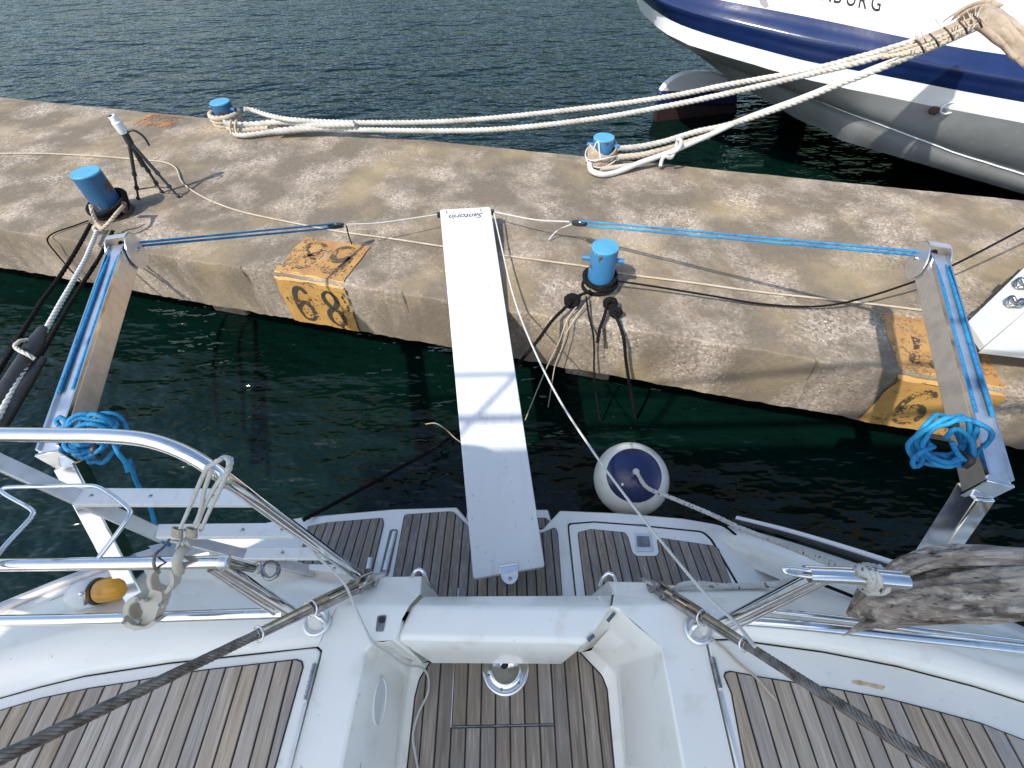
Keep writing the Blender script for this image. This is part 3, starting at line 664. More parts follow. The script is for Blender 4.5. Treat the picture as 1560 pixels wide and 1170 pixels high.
# hinge bar in the groove, folded grab loops
MB().tube([PP(601, 811, .012), PP(586, 870, .012)], .0125, 12).build('hinge_bar', INOXB, plat)
MB().prism(rc([PP(*q, .002) for q in ((594, 806), (607, 806), (592, 878), (577, 878))], .02), (0, 0, -.004)).build('hinge_recess', GREYP, plat)
MB().tube([PP(564, 851, .03), PP(561, 868, .03)], .013, 10).build('hinge_stub', INOXB, plat)
for pts in (((627, 880, 1.02), (631, 872, 1.045), (638, 867, 1.05), (645, 872, 1.04), (651, 885, 1.0), (658, 894, .93)), ((913, 892, 1.0), (919, 880, 1.03), (928, 873, 1.05), (935, 878, 1.045), (938, 886, 1.02))):
    q = smooth(path(*pts), .008); MB().tube(q, .0075, 10).build('grab_loop', INOX, yacht)
# ---- lockers either side
def locker(hole, pl, x0, label):
    z = 1.15; ins = flat(inset(hole, .006), z)
    lid = MB().prism(ins, (0, 0, -.03)).build('locker_lid', GELD, yacht, bevel=.005, seg=3); lid['label'] = label
    MB().prism(flat(inset(hole, -.012), 1.118), (0, 0, -.004)).build('lid_groove_shade', CAULK, yacht)  # black sheet under the lid stands in for the shade in its groove
    zf = lambda x, y: z + .002
    bed = MB().prism(flat(pl, z+.0025), (0, 0, -.002)).build('teak_panel', CAULK, lid)
    planks(bed, inset(pl, .004), zf, .054, .0065, TEAK, .006, x0); return lid
plL = path((-190, 1168, 1.15), (0, 1082, 1.15), (64, 1063, 1.15), (136, 1048, 1.15), (195, 1039, 1.15), (256, 1028, 1.15), (320, 1019, 1.15), (400, 1010, 1.15), (452, 1004, 1.15), (461, 1007, 1.15), (463, 1016, 1.15), (420, 1170, 1.15))
d_ = plL[-1]-plL[-2]; plL.append(plL[-1]+d_*((YB+.06-plL[-1].y)/d_.y)); plL.append(Vector((-2.0, YB+.06, 1.15)))
lidL = locker(hole_l, plL, -2.05, 'port locker lid with bleached teak planks')
plR = path((1134, 1170, 1.15), (1113, 1056, 1.15), (1102, 1030, 1.15), (1104, 1024, 1.15), (1112, 1022, 1.15), (1160, 1031, 1.15), (1262, 1047, 1.15), (1350, 1063, 1.15), (1416, 1080, 1.15), (1493, 1101, 1.15), (1560, 1127, 1.15), (1760, 1215, 1.15))
plR = plR + [Vector((2.0, YB+.06, 1.15)), plR[0] + (plR[0]-plR[1])*((YB+.06-plR[0].y)/(plR[0]-plR[1]).y)]
lidR = locker(hole_r_full, plR, .655, 'starboard locker lid with bleached teak planks and a rust stain')
for lid, a, b in ((lidL, (480, 1011), (466, 1066)), (lidR, (1085, 1001), (1097, 1048))):
    a, b = P(*a, 1.152), P(*b, 1.152)
    h = MB()
    for k in range(7): h.tube([a.lerp(b, (k+.08)/7), a.lerp(b, (k+.92)/7)], .0085, 10)
    h.tube([a, b], .006, 8); h.build('hinge', DARKM, lid)
    MB().bar(a + (b-a)*1.1 + Vector((0, 0, -.003)), a + (b-a)*3.4 + Vector((-.0 if a.x > 0 else -.0, 0, -.003)), .011, .006).build('hinge_strip', INOXB, lid)
RSTN = mat('rust_stain', (.50, .27, .10), .6, noise=(40, (.66, .52, .36), .4, .6))
g = [P(x, y, 1.1512) for x, y in ((1296, 1037), (1308, 1036), (1322, 1040), (1334, 1042), (1349, 1046), (1345, 1051), (1334, 1049), (1320, 1044), (1311, 1044), (1299, 1041))]
MB().poly(g).build('rust_stain', RSTN, lidR)
# ---- passage floor with hatch and round plate
fl = wl2 + wl2[-1:] ; floor_poly = [W(720, 965, FZ), W(654, 1009, FZ)] + wl2[1:] + [wr2[4], wr2[3], wr2[2], wr2[1], wr2[0], W(860, 965, FZ)]
bed = MB().prism([p+Vector((0, 0, -.003)) for p in floor_poly], (0, 0, -.02)).build('passage_floor', CAULK, yacht)
fp = inset(floor_poly, .006); fz = lambda x, y: FZ-.003
xa, xb, yh = P(690, 1060, FZ).x, P(842, 1060, FZ).x, P(760, 1106, FZ).y
def cy(poly, y0, y1): return [(q[1], q[0]) for q in clip_x([(p[1], p[0]) for p in poly], y0, y1)]
wd = (xb-xa)/7
for reg, x0 in ((clip_x([tuple(p) for p in fp], -9, xa-.002), xa-wd*4), (clip_x([tuple(p) for p in fp], xb+.002, 9), xb), (cy(clip_x([tuple(p) for p in fp], xa, xb), -9, yh-.004), xa), (cy(clip_x([tuple(p) for p in fp], xa, xb), yh+.004, 9), xa)):
    planks(bed, reg, fz, wd, .006, TEAKD, .006, x0)
MB().bar(Vector((xa-.001, yh, FZ+.0035)), Vector((xa-.001, yh+.5, FZ+.0035)), .003, .004).build('hatch_trim', INOXB, bed)
MB().bar(Vector((xa, yh, FZ+.0035)), Vector((xb, yh, FZ+.0035)), .004, .004).build('hatch_trim', DARKM, bed)
cpt = P(770, 1019, FZ+.004)
pl = MB().lathe([(.094, .0), (.094, .006), (.086, .009), (.078, .006), (.060, .005), (.058, .009), (.052, .009), (.05, .005), (.022, .004), (.018, .0), (0, .0)], 40, Matrix.Translation(cpt)).build('deck_plate', INOX, yacht)
MB().lathe([(.015, .0015), (0, .0015)], 16, Matrix.Translation(cpt+Vector((-.004, .015, .002)))).build('key_hole', INK, pl)
for a in range(6): MB().lathe([(.005, .011), (.0, .0115)], 8, Matrix.Translation(cpt+Vector((math.cos(a*1.047+.3)*.072, math.sin(a*1.047+.3)*.072, -.002)))).build('screw', DARKM, pl)
# ---- folded transom seat closing the passage
L_ = [W(643, 908, 1.04), W(627, 923, 1.12), W(604, 970, 1.115), W(604, 976, 1.10), W(628, 993, 1.0), W(657, 1012, .885)]
R_ = [W(934, 906, 1.04), W(933, 927, 1.12), W(895, 977, 1.115), W(890, 982, 1.10), W(876, 997, 1.0), W(858, 1013, .885)]
L_ += [L_[-1]+Vector((.02, .06, -.02)), L_[0]+Vector((.02, .0, -.3))]; R_ += [R_[-1]+Vector((-.02, .06, -.02)), R_[0]+Vector((-.02, 0, -.3))]
mid_ = [[l.lerp(r, t) for l, r in zip(L_, R_)] for t in (0, .5, 1)]
sb = MB().grid([r + [r[0]] for r in mid_], False); sb.poly(L_[::-1]); sb.poly(R_)
seat = sb.build('transom_seat', GEL, yacht, bevel=.014, merge=True, seg=4)
for a, b in (((936, 934), (926, 946)), ((905, 968), (896, 976))): MB().bar(P(*a, 1.118), P(*b, 1.118), .012, .012).build('seat_hinge', DARKM, seat)
# port pod details
MB().prism(rc(path((575, 938, 1.1435), (589, 937, 1.1435), (584, 962, 1.1435), (572, 962, 1.1435)), .006), (0, 0, -.004)).build('vent_cover', GREYP, yacht)
MB().prism(rc(path((577, 940, 1.149), (587, 939, 1.149), (585, 949, 1.149), (576, 949, 1.149)), .008), (0, 0, -.006)).build('vent_knob', BLACKP, yacht)
wa, wbn, wc = T6, T7, wl1[2]; wn = (wbn-wa).cross(wc-wa).normalized(); wn = wn if wn.x > 0 else -wn
def on_wall(x, y, off): return PLN(x, y, wn, wn.dot(wl05[2].lerp(wl05[3], .3))) + wn*off
ov = [on_wall(577+9*math.cos(t)-3.5*math.sin(t), 1069+36*math.sin(t), .004) for t in [i*2*math.pi/28 for i in range(28)]]
lens = MB().tube(ov, .0035, 8, closed=True).build('oval_lens', GEL, yacht)
MB().prism([on_wall(577+8*math.cos(t)-3.5*math.sin(t), 1069+34*math.sin(t), .004) for t in [i*2*math.pi/28 for i in range(28)]], -wn*.003).build('lens_face', mat('frosted_lens', (.62, .63, .62), .3), lens)
MB().prism([on_wall(x, y, .006) for x, y in ((536, 1161), (548, 1161), (546, 1176), (534, 1176))], -wn*.01).build('switch_plate', GREYP, yacht)
# pad eyes
for x, y in ((483, 948), (1064, 960)):
    c = P(x, y, 1.15); s = 1 if x < 700 else -1
    pe = MB().lathe([(.030, .0), (.032, .007), (.040, .008), (.046, .006), (.048, 0)], 24, Matrix.Translation(c)).build('pad_eye', INOXB, yacht)
    MB().tube(smooth([c+Vector((-.03*s, .016, .0)), c+Vector((-.01*s, .02, .034)), c+Vector((.022*s, .004, .036)), c+Vector((.034*s, -.012, .0))], .006), .0085, 10).build('eye_ring', INOX, pe)
# ---- gunwales
q = smooth(path((-200, 1010, 1.12), (0, 928, 1.1), (130, 876, 1.07), (238, 842, 1.03)), .05)
MB().tube(q, .024, 10).build('toe_rail', ALU, yacht)
q = smooth(path((20, 946, 1.125), (110, 905, 1.105), (185, 886, 1.085)), .05); MB().tube(q, .010, 8).build('rubber_seam', RUB, yacht)
q = smooth(path((1112, 800, .50), (1180, 818, .66), (1260, 843, .84), (1345, 872, .99), (1450, 908, 1.06), (1560, 955, 1.09), (1760, 1035, 1.11)), .04)
ins = [p+Vector((-.09, -.05, -.02)) for p in q]; low = [p+Vector((-.12, -.08, -.16)) for p in q]; outb = [p+Vector((.03, .01, -.3)) for p in q]; outc = [p+Vector((-.2, -.1, -1.1)) for p in q]
MB().grid([low, ins, q, outb, outc]).build('quarter_bulwark', GEL, yacht)
q2 = [p+Vector((.02, .02, .01)) for p in q if p.x > .95]; MB().tube(q2, .011, 8).build('rubber_seam', RUB, yacht)
q3 = [p+Vector((.05, .035, -.0)) for p in q if p.x > 1.14]; MB().tube(q3, .016, 8).build('toe_rail', HULLW, yacht)
# ---- rails at the port quarter
RR = .0178
def rail(name, pts, r=RR, m=INOX, step=.02): return MB().tube(smooth(pts, step), r, 16).build(name, m, yacht)
a, b = P(342, 728, 1.90), P(556, 884, 1.06)
top = path((-220, 660, 2.0), (-100, 661, 2.0), (0, 662, 2.0), (90, 663, 2.0), (170, 664.5, 2.0), (232, 672, 1.992), (290, 694, 1.962)) + [a.lerp(b, t) for t in (0, .3, .6, 1)]
rail('pushpit_rail', top, .0185)
rail('guard_rail', path((-220, 862, 1.63), (60, 860, 1.63), (346, 856, 1.63)))
MB().lathe([(.0, .004), (.012, .004), (.0195, .0), (.0195, -.02)], 16, Matrix.Translation(P(347, 856, 1.63)) @ Matrix.Rotation(math.pi/2, 4, 'Y')).build('rail_cap', INOXB, yacht)
rail('guard_rail', path((-220, 948, 1.275), (100, 944, 1.275), (432, 934, 1.275)))
rail('rail_brace', [P(338, 863, 1.61), P(452, 938, 1.22)]); rail('rail_brace', [P(322, 866, 1.60), P(436, 944, 1.22)], .012)
br = smooth(path((-40, 905, 1.66), (0, 841, 1.66), (47, 789, 1.66), (51, 782, 1.66), (46, 775, 1.66), (6, 752, 1.66), (2, 746, 1.66), (8, 743, 1.66), (70, 741, 1.66), (140, 740, 1.66), (158, 746, 1.66), (194, 773, 1.66), (199, 781, 1.66), (195, 790, 1.66), (150, 850, 1.64)), .01)
MB().tube(br, .0062, 10).build('bent_rod_rack', INOX, yacht)
# ---- folded boarding ladder
lad = MB().bar(P(-90, 664, 1.86), P(250, 818, 1.30), .045, .022).build('boarding_ladder', ALU, yacht, bevel=.004)
MB().bar(P(240, 812, 1.30), P(480, 872, 1.06), .04, .02).build('ladder_side', ALU, lad, bevel=.004)
for k, (qs, z) in enumerate(((((103, 743), (378, 744), (388, 750), (384, 769), (110, 768)), 1.56), (((240, 798), (444, 796), (462, 806), (458, 817), (236, 819)), 1.34), (((318, 834), (492, 833), (511, 845), (507, 851), (318, 851)), 1.18), (((470, 859), (531, 860), (546, 868), (541, 876), (470, 867)), 1.09))):
    ps = path(*[(x, y, z) for x, y in qs]); t = MB().prism(rc(ps, .004, 2), (0, 0, -.022)).build('tread', TREAD, lad, bevel=.003)
    for f in ((.12, .45, .8) if k == 0 else (.2, .62, .9) if k < 3 else (.6,)):
        c = (ps[0].lerp(ps[1], f)+ps[-1].lerp(ps[-2], f))/2; MB().lathe([(0, .003), (.006, .002), (.0065, 0)], 8, Matrix.Translation(c)).build('bolt', DARKM, t)
# flat strips of the ladder bracket seen below the treads
MB().prism(path((226, 832, 1.16), (300, 815, 1.16), (318, 838, 1.16), (246, 856, 1.16)), (0, 0, -.01)).build('bracket_plate', ALU, yacht)
# ---- starboard rail end
rail('guard_rail', path((1232, 876, 1.63), (1300, 879, 1.63), (1382, 886, 1.63)), .019); rail('guard_rail', path((1225, 868, 1.60), (1300, 871, 1.6), (1372, 876, 1.6)), .012)
rail('rail_brace', [P(1238, 880, 1.61), P(1096, 952, 1.2)]); rail('rail_brace', [P(1256, 884, 1.61), P(1112, 958, 1.2)], .012)
lp = smooth(path((1246, 880, 1.63), (1215, 876, 1.63), (1196, 872, 1.635), (1193, 867, 1.64), (1200, 865, 1.64), (1240, 870, 1.635)), .01); MB().tube(lp, .006, 10).build('rail_hook', INOX, yacht)
rail('guard_rail', path((1108, 944, 1.24), (1200, 951, 1.25), (1400, 972, 1.26), (1600, 994, 1.27), (1780, 1018, 1.27)), .0165)
rail('guard_rail', path((1150, 928, 1.20), (1290, 944, 1.21), (1420, 962, 1.22), (1600, 984, 1.23), (1780, 1008, 1.23)), .010)
rail('stanchion', [P(1530, 960, 1.6)+Vector((.35, .05, .1)), P(1560, 985, 1.27)+Vector((.3, 0, 0))])
# ---- lifting arms (davits) either side
def davit(a0, a1, foot, inner, label):
    a0, a1, foot = Vector(a0), Vector(a1), Vector(foot); d = (a1-a0).normalized(); X = d.cross(Vector((0, 0, 1))).normalized(); Z = X.cross(d)
    ctr = -Z*.055
    arm = MB().box((a0+a1)/2+ctr, .068, (a1-a0).length, .11, X, d, Z).build('davit', INOXB, yacht, bevel=.006); arm['label'] = label
    MB().bar(foot, a0 + ctr + d*.035 - (a0-foot).normalized()*.045, .062, .085).build('davit_leg', INOX, arm, bevel=.006)
    MB().box(a0 + ctr + d*.004, .074, .012, .118, X, d, Z).build('davit_cap', INOX, arm, bevel=.003)
    # raised lips along the top edges form the channel the falls run in
    for s in (-1, 1): MB().box((a0+a1)/2 + X*s*.031 + Z*.004, .006, (a1-a0).length-.04, .016, X, d, Z).build('lip', INOX, arm)
    # cheek plates, hood and sheave at the outer end
    for s in (-1, 1):
        pp = [a1 + X*s*.040 + d*(.012+.088*math.cos(t)) + Z*(-.058+.082*math.sin(t)) for t in [i*2*math.pi/24 for i in range(24)]]
        MB().prism(pp, X*s*.005).build('cheek_plate', INOXB, arm)
    h = MB().grid([[a1 + X*s*.042 + d*(.012+.091*math.cos(t)) + Z*(-.058+.085*math.sin(t)) for t in [.5+i*.16 for i in range(8)]] for s in (-1, 1)], True); h.build('hood', ALU, arm)
    MB().lathe([(.0, .012), (.05, .012), (.042, .0), (.05, -.012), (0, -.012)], 20, Matrix.Translation(a1+d*.03-Z*.06) @ Matrix((X, d, Z)).transposed().to_4x4() @ Matrix.Rotation(math.pi/2, 4, 'Y')).build('sheave', BLACKP, arm)
    MB().tube([a1+d*.03-Z*.06-X*.05, a1+d*.03-Z*.06+X*.05], .009, 8).build('axle', INOX, arm)
    return d, X, Z
aL0, aL1 = P(72, 692, 1.60), P(180, 372, 1.68); aR0, aR1 = P(1524, 738, 1.60), P(1428, 386, 1.68)
dL = davit(aL0, aL1, P(218, 918, 1.12), 1, 'port lifting arm of square polished steel tube')
dR = davit(aR0, aR1, P(1400, 880, 1.10), -1, 'starboard lifting arm of square polished steel tube')
# ---- split backstay: wire, turnbuckle, toggle each side
def backstay(base, up, label, ring_at, s0):
    u = (up-base).normalized(); X = u.cross(Vector((0, 0, 1))).normalized(); Z = X.cross(u); L = (up-base).length
    top_ = base + u*(L*2.2)
    wr = MB().rope([base+u*(L*.47), base+u*L, top_], .0140, 8, .105, 6, .009).build('backstay', WIRE, yacht); wr['label'] = label
    a = base+u*(L*.09); b = base+u*(L*.27); c = base+u*(L*.49)
    tb = MB()
    for s in (-1, 1): tb.bar(a+X*s*.017, b+X*s*.017, .010, .026)
    tb.tube([a-u*.01, a+u*.03], .022, 12); tb.tube([b-u*.05, b+u*.02], .021, 12); tb.build('turnbuckle', DARKM, wr, bevel=.002)
    MB().tube([a+u*.02, b-u*.03], .009, 10).build('threaded_rod', INOX, wr)
    MB().tube([b+u*.0, b+u*.05, c], lambda t: .0185 if t < .96 else .015, 16).build('swage_terminal', DARKM, wr)
    for p, r in ((b+u*.015, .027), (c-u*.01, .022)):
        MB().tube([p + (X*math.cos(t)+Z*math.sin(t))*r for t in [i*math.pi/8 for i in range(16)]], .0028, 6, closed=True).build('split_ring', INOX, wr)
    tg = MB()
    for s in (-1, 1): tg.bar(base-u*.03+X*s*.02, a+X*s*.02, .008, .03)
    tg.tube([base+X*.034, base-X*.034], .009, 10); tg.tube([a-u*.015+X*.032, a-u*.015-X*.032], .009, 10); tg.build('toggle', DARKM, wr, bevel=.002)
    MB().bar(base-u*.09-Z*.02, base+u*.02, .012, .05).build('chain_plate', INOXB, wr)
    return wr
BL0, BL1 = D(563, 884, 1.80), D(25, 1143, .90); BR0, BR1 = D(1000, 895, 1.80), D(1420, 1163, .93)
backstay(BL0, BL1, 'port backstay wire with turnbuckle', 0, 0); backstay(BR0, BR1, 'starboard backstay wire with turnbuckle', 0, 0)
# ---- unseen awning added behind and above the eye, shaped to shade the stern
m, n, l, b = nodes_mat('shade_cloth')
tr_ = n.new('ShaderNodeBsdfTranslucent'); df_ = n.new('ShaderNodeBsdfDiffuse'); ms = n.new('ShaderNodeMixShader'); tr_.inputs[0].default_value = (.93, .93, .91, 1); df_.inputs[0].default_value = (.88, .88, .86, 1)
ms.inputs[0].default_value = .22; l.new(tr_.outputs[0], ms.inputs[1]); l.new(df_.outputs[0], ms.inputs[2]); l.new(ms.outputs[0], n['Material Output'].inputs[0]); AWN = m
AZH, AY1, AX0, AX1 = 3.35, -.20, -3.1, 1.9
aw = MB().grid([[Vector((x, y, AZH + .12*math.cos((x+.6)*.62) - .03*(y > 0))) for x in lin(AX0, AX1, 12)] for y in lin(-3.4, AY1, 8)]).build('shade_awning', AWN, yacht)
hem = MB().tube([Vector((x, AY1, AZH+.09*math.cos((x+.6)*.62))) for x in lin(AX0, AX1, 14)], .014, 10).build('shade_bow', INOX, yacht)
MB().tube([Vector((x, AY1+.27, AZH-.03)) for x in lin(AX0, AX1, 8)], .026, 10).build('shade_bow', INOX, yacht)  # unseen bows and straps, added to throw stripes of shade on the gangway
MB().tube([Vector((x, AY1+.62, AZH-.10)) for x in lin(AX0, AX1, 8)], .014, 10).build('shade_bow', INOX, yacht)
for x in (-2.55, -1.95, -1.2, 1.3): MB().bar(Vector((x, AY1, AZH+.03)), Vector((x+.55, AY1+.64, AZH-.10)), .03, .006).build('shade_strap', ALU, yacht)
# ================================================================ GANGWAY
g4 = [P(670, 319, 1.03), P(747, 315, 1.03), P(830, 863, .74), P(721, 882, .74)]
gang = thing('gangway', 'long white gangway board laid from the yacht stern to the quay', 'gangway', (g4[0]+g4[2])/2)
gy = ((g4[0]+g4[1])/2-(g4[2]+g4[3])/2).normalized(); gx = (g4[1]-g4[0]).normalized(); gn = gx.cross(gy).normalized()
bo = MB().prism(rc(g4, [.02, .02, .012, .012]), -gn*.036).build('board', PASS, gang, bevel=.005, seg=3)
for t, e in ((.13, 0), (.80, 0)):
    p = g4[0].lerp(g4[1], t) - gy*.02 + gn*.0015; MB().bar(p, p-gy*.035, .007, .002).build('scuff_mark', GREYP, bo)
# stern end: hinge fitting
hc = g4[2].lerp(g4[3], .5); ex = (g4[2]-g4[3]).normalized(); ey = gn.cross(ex)
MB().tube([hc+ey*.03-gn*.03, hc+ey*.03-gn*.24], .02, 12).build('socket_post', INOXB, gang)
hf = MB().box(hc + ey*.012 + gn*.006, .086, .035, .014, ex, ey, gn).build('hinge_fitting', INOX, gang, bevel=.003)
hd = [hc - ey*.004 + ex*.040*math.cos(t) - ey*.045*math.sin(t) for t in [i*math.pi/12 for i in range(13)]]
MB().prism(hd, -gn*.006).build('hinge_plate', INOXB, hf)
MB().lathe([(.0, .003), (.008, .002), (.009, 0)], 10, Matrix.Translation(hc-ey*.026) ).build('screw', DARKM, hf)
MB().tube([hc+ey*.03+gn*.012-ex*.043, hc+ey*.03+gn*.012+ex*.043], .006, 10).build('hinge_pin', INOX, hf)
for e in (0, 1):
    p = g4[e] - gy*.045 - gn*.016 + gx*(.012 if e else -.012); MB().bar(p-gy*.02, p+gy*.02, .022, .024).build('rope_eye', BLACKP, gang)
# the name lettered on the quay end, to be read from the quay
vs_, fs_ = letter_mesh('Santorin', .45, .008)
wmax = max(v.x for v in vs_); sc_ = .262/wmax
org = g4[0].lerp(g4[1], .84) - gy*.072 + gn*.0012
MB().add([org - gx*(v.x*sc_) - gy*(v.y*sc_*1.0) for v in vs_], fs_).build('lettering', INK, bo)

# ================================================================ FENDER
fc = PLN(961, 730, (0, 0, 1), .30); fr = 56/F*(fc-EYE).dot(fw)
fen = thing('fender', 'round white ball fender with a navy blue top floating by the stern', 'fender', (fc.x, fc.y, fc.z-fr))
ax = (EYE + Vector((.38, .45, 0)) - fc).normalized(); q_ = ax.to_track_quat('Z', 'Y').to_matrix().to_4x4(); FM = Matrix.Translation(fc) @ q_
MB().lathe([(fr*math.sin(a), fr*math.cos(a)) for a in [i*math.pi/28 for i in range(29)]], 40, FM).build('ball', FEND, fen)
pf = [(.0, fr*1.055), (fr*.05, fr*1.055), (fr*.11, fr*1.035)] + [(fr*1.006*math.sin(a), fr*1.006*math.cos(a)) for a in [.16+i*.055 for i in range(12)]]
cp = MB().lathe(pf, 40, FM).build('end_cap', NAVYF, fen)
MB().lathe([(.008, .003), (.0, .006)], 10, FM @ Matrix.Rotation(.42, 4, Vector((.75, -.5, 0))) @ Matrix.Translation((0, 0, fr*1.006))).build('valve', WPL, cp)
for k in range(7):
    a = k*.9; pts = [FM @ Vector((fr*1.007*math.sin(t)*math.cos(a), fr*1.007*math.sin(t)*math.sin(a), fr*1.007*math.cos(t))) for t in (.10, .17, .24, .30)]
    MB().tube(pts, lambda t: .0035*(1-t*.8), 5).build('crease', INK, cp)
fe = FM @ Vector((.0, .0, fr*1.04)); 
MB().tube([fe + (q_ @ Vector((0, .018*math.cos(t), .03+.024*math.sin(t)))).to_3d() for t in [i*math.pi/9 for i in range(18)]], .008, 8, closed=True).build('eye_loop', NAVYF, fen)
fl_ = fe + (q_ @ Vector((0, 0, .05))).to_3d()

def rope_thing(name, label, pts, r, m, strands=3, group=None, cat='rope', pitch=None):
    mb = MB()
    if strands: mb.rope(pts, r, strands, pitch)
    else: mb.tube(smooth(pts, max(.015, r*2.5)), r, 8)
    o = mb.build(name, m); tag(o, label, cat, group); return o
def coil(c, X, Y, r, turns, wob=.15, seed=1, dz=.0, n=14):
    rnd = random.Random(seed); Z = X.cross(Y); out = []
    for k in range(int(turns*n)):
        a = 2*math.pi*k/n; rr = r*(1+rnd.uniform(-wob, wob)*.6); out.append(c + X*(rr*math.cos(a)) + Y*(rr*.8*math.sin(a)) + Z*(dz*k/n+rnd.uniform(-.006, .006)))
    return out
# fender line up to the starboard rail
q = [fl_] + path((985, 742, .55), (1020, 757, .60), (1080, 782, .68), (1130, 805, .77), (1200, 832, .98), (1262, 857, 1.35), (1300, 868, 1.58), (1318, 869, 1.67), (1328, 880, 1.665), (1322, 894, 1.60), (1312, 888, 1.585), (1318, 871, 1.66), (1330, 870, 1.675), (1338, 883, 1.66), (1331, 896, 1.60))
rope_thing('fender_line', 'flecked white line from the ball fender to the starboard rail end', q, .0125, ROPEF, 4, pitch=.11)
MB().ball(fl_, .02, 10, 8).build('knot', ROPEG, fen)
# second braided line lying along the pod
rope_thing('braided_line', 'flecked white braided line lying across the starboard pod', path((1028, 903, 1.07), (1035, 893, 1.075), (1060, 889, 1.075), (1100, 893, 1.07), (1140, 893, 1.06), (1185, 889, 1.08), (1225, 880, 1.3), (1250, 876, 1.55)), .012, ROPEF, 4, pitch=.1)
rope_thing('shock_cord', 'thin black cord crossing the white starboard quarter', path((1040, 786, .52), (1100, 800, .53), (1125, 818, .54), (1160, 843, .54), (1200, 864, .56), (1240, 885, .9), (1290, 905, 1.07), (1330, 922, 1.08)), .0065, ROPEK, 0)
rope_thing('shock_cord', 'lower thin black cord on the quarter deck beside the driftwood', path((1218, 905, 1.06), (1260, 918, 1.075), (1300, 930, 1.085), (1340, 945, 1.1)), .0065, ROPEK, 0)

# ================================================================ LINES FROM THE GANGWAY TO THE LIFTING ARMS
def block(name, label, c, d, s=1):
    t = thing(name, label, 'block', c); d = Vector(d).normalized(); X = d.cross(Vector((0, 0, 1))).normalized(); Z = X.cross(d)
    MB().prism(rc([c + d*a + X*bb + Z*.014 for a, bb in ((-.055, -.004), (-.03, -.024), (.03, -.024), (.07, -.006), (.07, .006), (.03, .024), (-.03, .024), (-.055, .004))], .008, 3), -Z*.028).build('shell', BLACKP, t, bevel=.004)
    MB().lathe([(0, .016), (.012, .016), (.012, -.016), (0, -.016)], 12, Matrix.Translation(c) @ Matrix((X, d, Z)).transposed().to_4x4()).build('pin', INOX, t)
    MB().tube([c + d*(.075+.014*math.cos(a)) + X*.014*math.sin(a) for a in [i*math.pi/8 for i in range(16)]], .0035, 6, closed=True).build('shackle', INOX, t); return t
bL = P(510, 344, 1.12); gL = g4[0] - gy*.045 - gn*.012 - gx*.02; bR = P(884, 340, 1.13); gR = g4[1] - gy*.045 - gn*.012 + gx*.02
hL = aL1 + dL[0]*.05 - dL[2]*.03; hR = aR1 + dR[0]*.05 - dR[2]*.03
block('pulley_block', 'black pulley block at the end of the left blue lines', bL, gL-hL); block('pulley_block', 'black pulley block at the end of the right blue lines', bR, gR-hR)
def fall(label, a, head, d, X, Z, arm0, blk, cz, seed, coilc, extra):
    t = thing('hoist_line', label, 'rope', blk); mb = MB()
    sp = Vector((0, .0, .018))
    mb.tube([head + sp*.35 - Z*.012, blk + sp*.9], .0065, 8); mb.tube([head - sp*.35 - Z*.018, blk - sp*.9], .0065, 8); mb.build('fall', ROPEB, t)
    for s in (-1, 1):
        e = arm0 + (head-arm0)*.22; MB().tube(smooth([head - Z*.02 + X*s*.028 - d*.02, arm0.lerp(head, .88) + X*s*.021 + Z*.026, arm0.lerp(head, .5) + X*s*.022 + Z*.022, e + X*s*.024 + Z*.018], .03), .0062, 8).build('return_line', ROPEB, t)
    rnd = random.Random(seed); mb = MB()
    Xc = RT; Yc = UP
    for k in range(7):
        c = coilc + RT*rnd.uniform(-.024, .024) + UP*rnd.uniform(-.022, .016) - fw*rnd.uniform(-.02, .02); rx = rnd.uniform(.056, .10); ry = rnd.uniform(.045, .084); ph = rnd.uniform(0, 3)
        tilt = Vector((rnd.uniform(-.3, .3), rnd.uniform(-.3, .3), 0))
        pts = [c + RT*(rx*math.cos(a)*(1+rnd.uniform(-.13, .13))) + UP*(ry*math.sin(a+.35*math.sin(ph))*(1+rnd.uniform(-.13, .13))) + fw*(.018*math.sin(2*a+ph)+tilt.x*.05*math.cos(a)) for a in [i*2*math.pi/14 for i in range(14)]]
        mb.tube(smooth(pts, .01, True), .0078, 8, closed=True)
    for ex in extra: mb.tube(smooth([coilc + RT*p[0] + UP*p[1] - fw*p[2] for p in ex], .01), .0078, 8)
    mb.build('coil', ROPEB, t)
    MB().box(coilc + UP*.062 + RT*(-.0), .045, .02, .03, RT, UP, -fw).build('cleat', BLACKP, t, bevel=.005)
    MB().tube(smooth([coilc + UP*(-.07)+RT*.03-fw*.02, coilc+UP*(-.045)+RT*.035-fw*.04, coilc + UP*(-.03)+RT*.03 - fw*.01], .01), .012, 8).build('binding', BLACKP, t)
    return t
cL = D(143, 662, (aL0.lerp(aL1, .14)-EYE).dot(fw)-.05); cR = D(1446, 676, (aR0.lerp(aR1, .2)-EYE).dot(fw)-.05)
tL = fall('blue hoist line coiled on the left lifting arm', 0, hL, *dL, aL0, bL, 0, 3, cL, [[(.06, -.01, 0), (.10, -.06, .02), (.11, -.1, .0), (.118, -.13, 0)], [(-.08, .03, 0), (-.115, .06, 0), (-.13, .05, .0), (-.12, .03, 0)]])
tR = fall('blue hoist line coiled on the right lifting arm', 0, hR, *dR, aR0, bR, 0, 5, cR, [[(-.05, -.01, 0), (-.10, -.02, .02), (-.125, -.05, .01), (-.115, -.075, 0), (-.09, -.065, 0), (-.085, -.03, .0), (-.06, 0, 0)], [(-.02, .01, .03), (.0, -.03, .03), (.03, -.05, .03), (.05, -.02, .03), (.03, .03, .03), (-.01, .05, .03), (-.04, .02, .03)]])
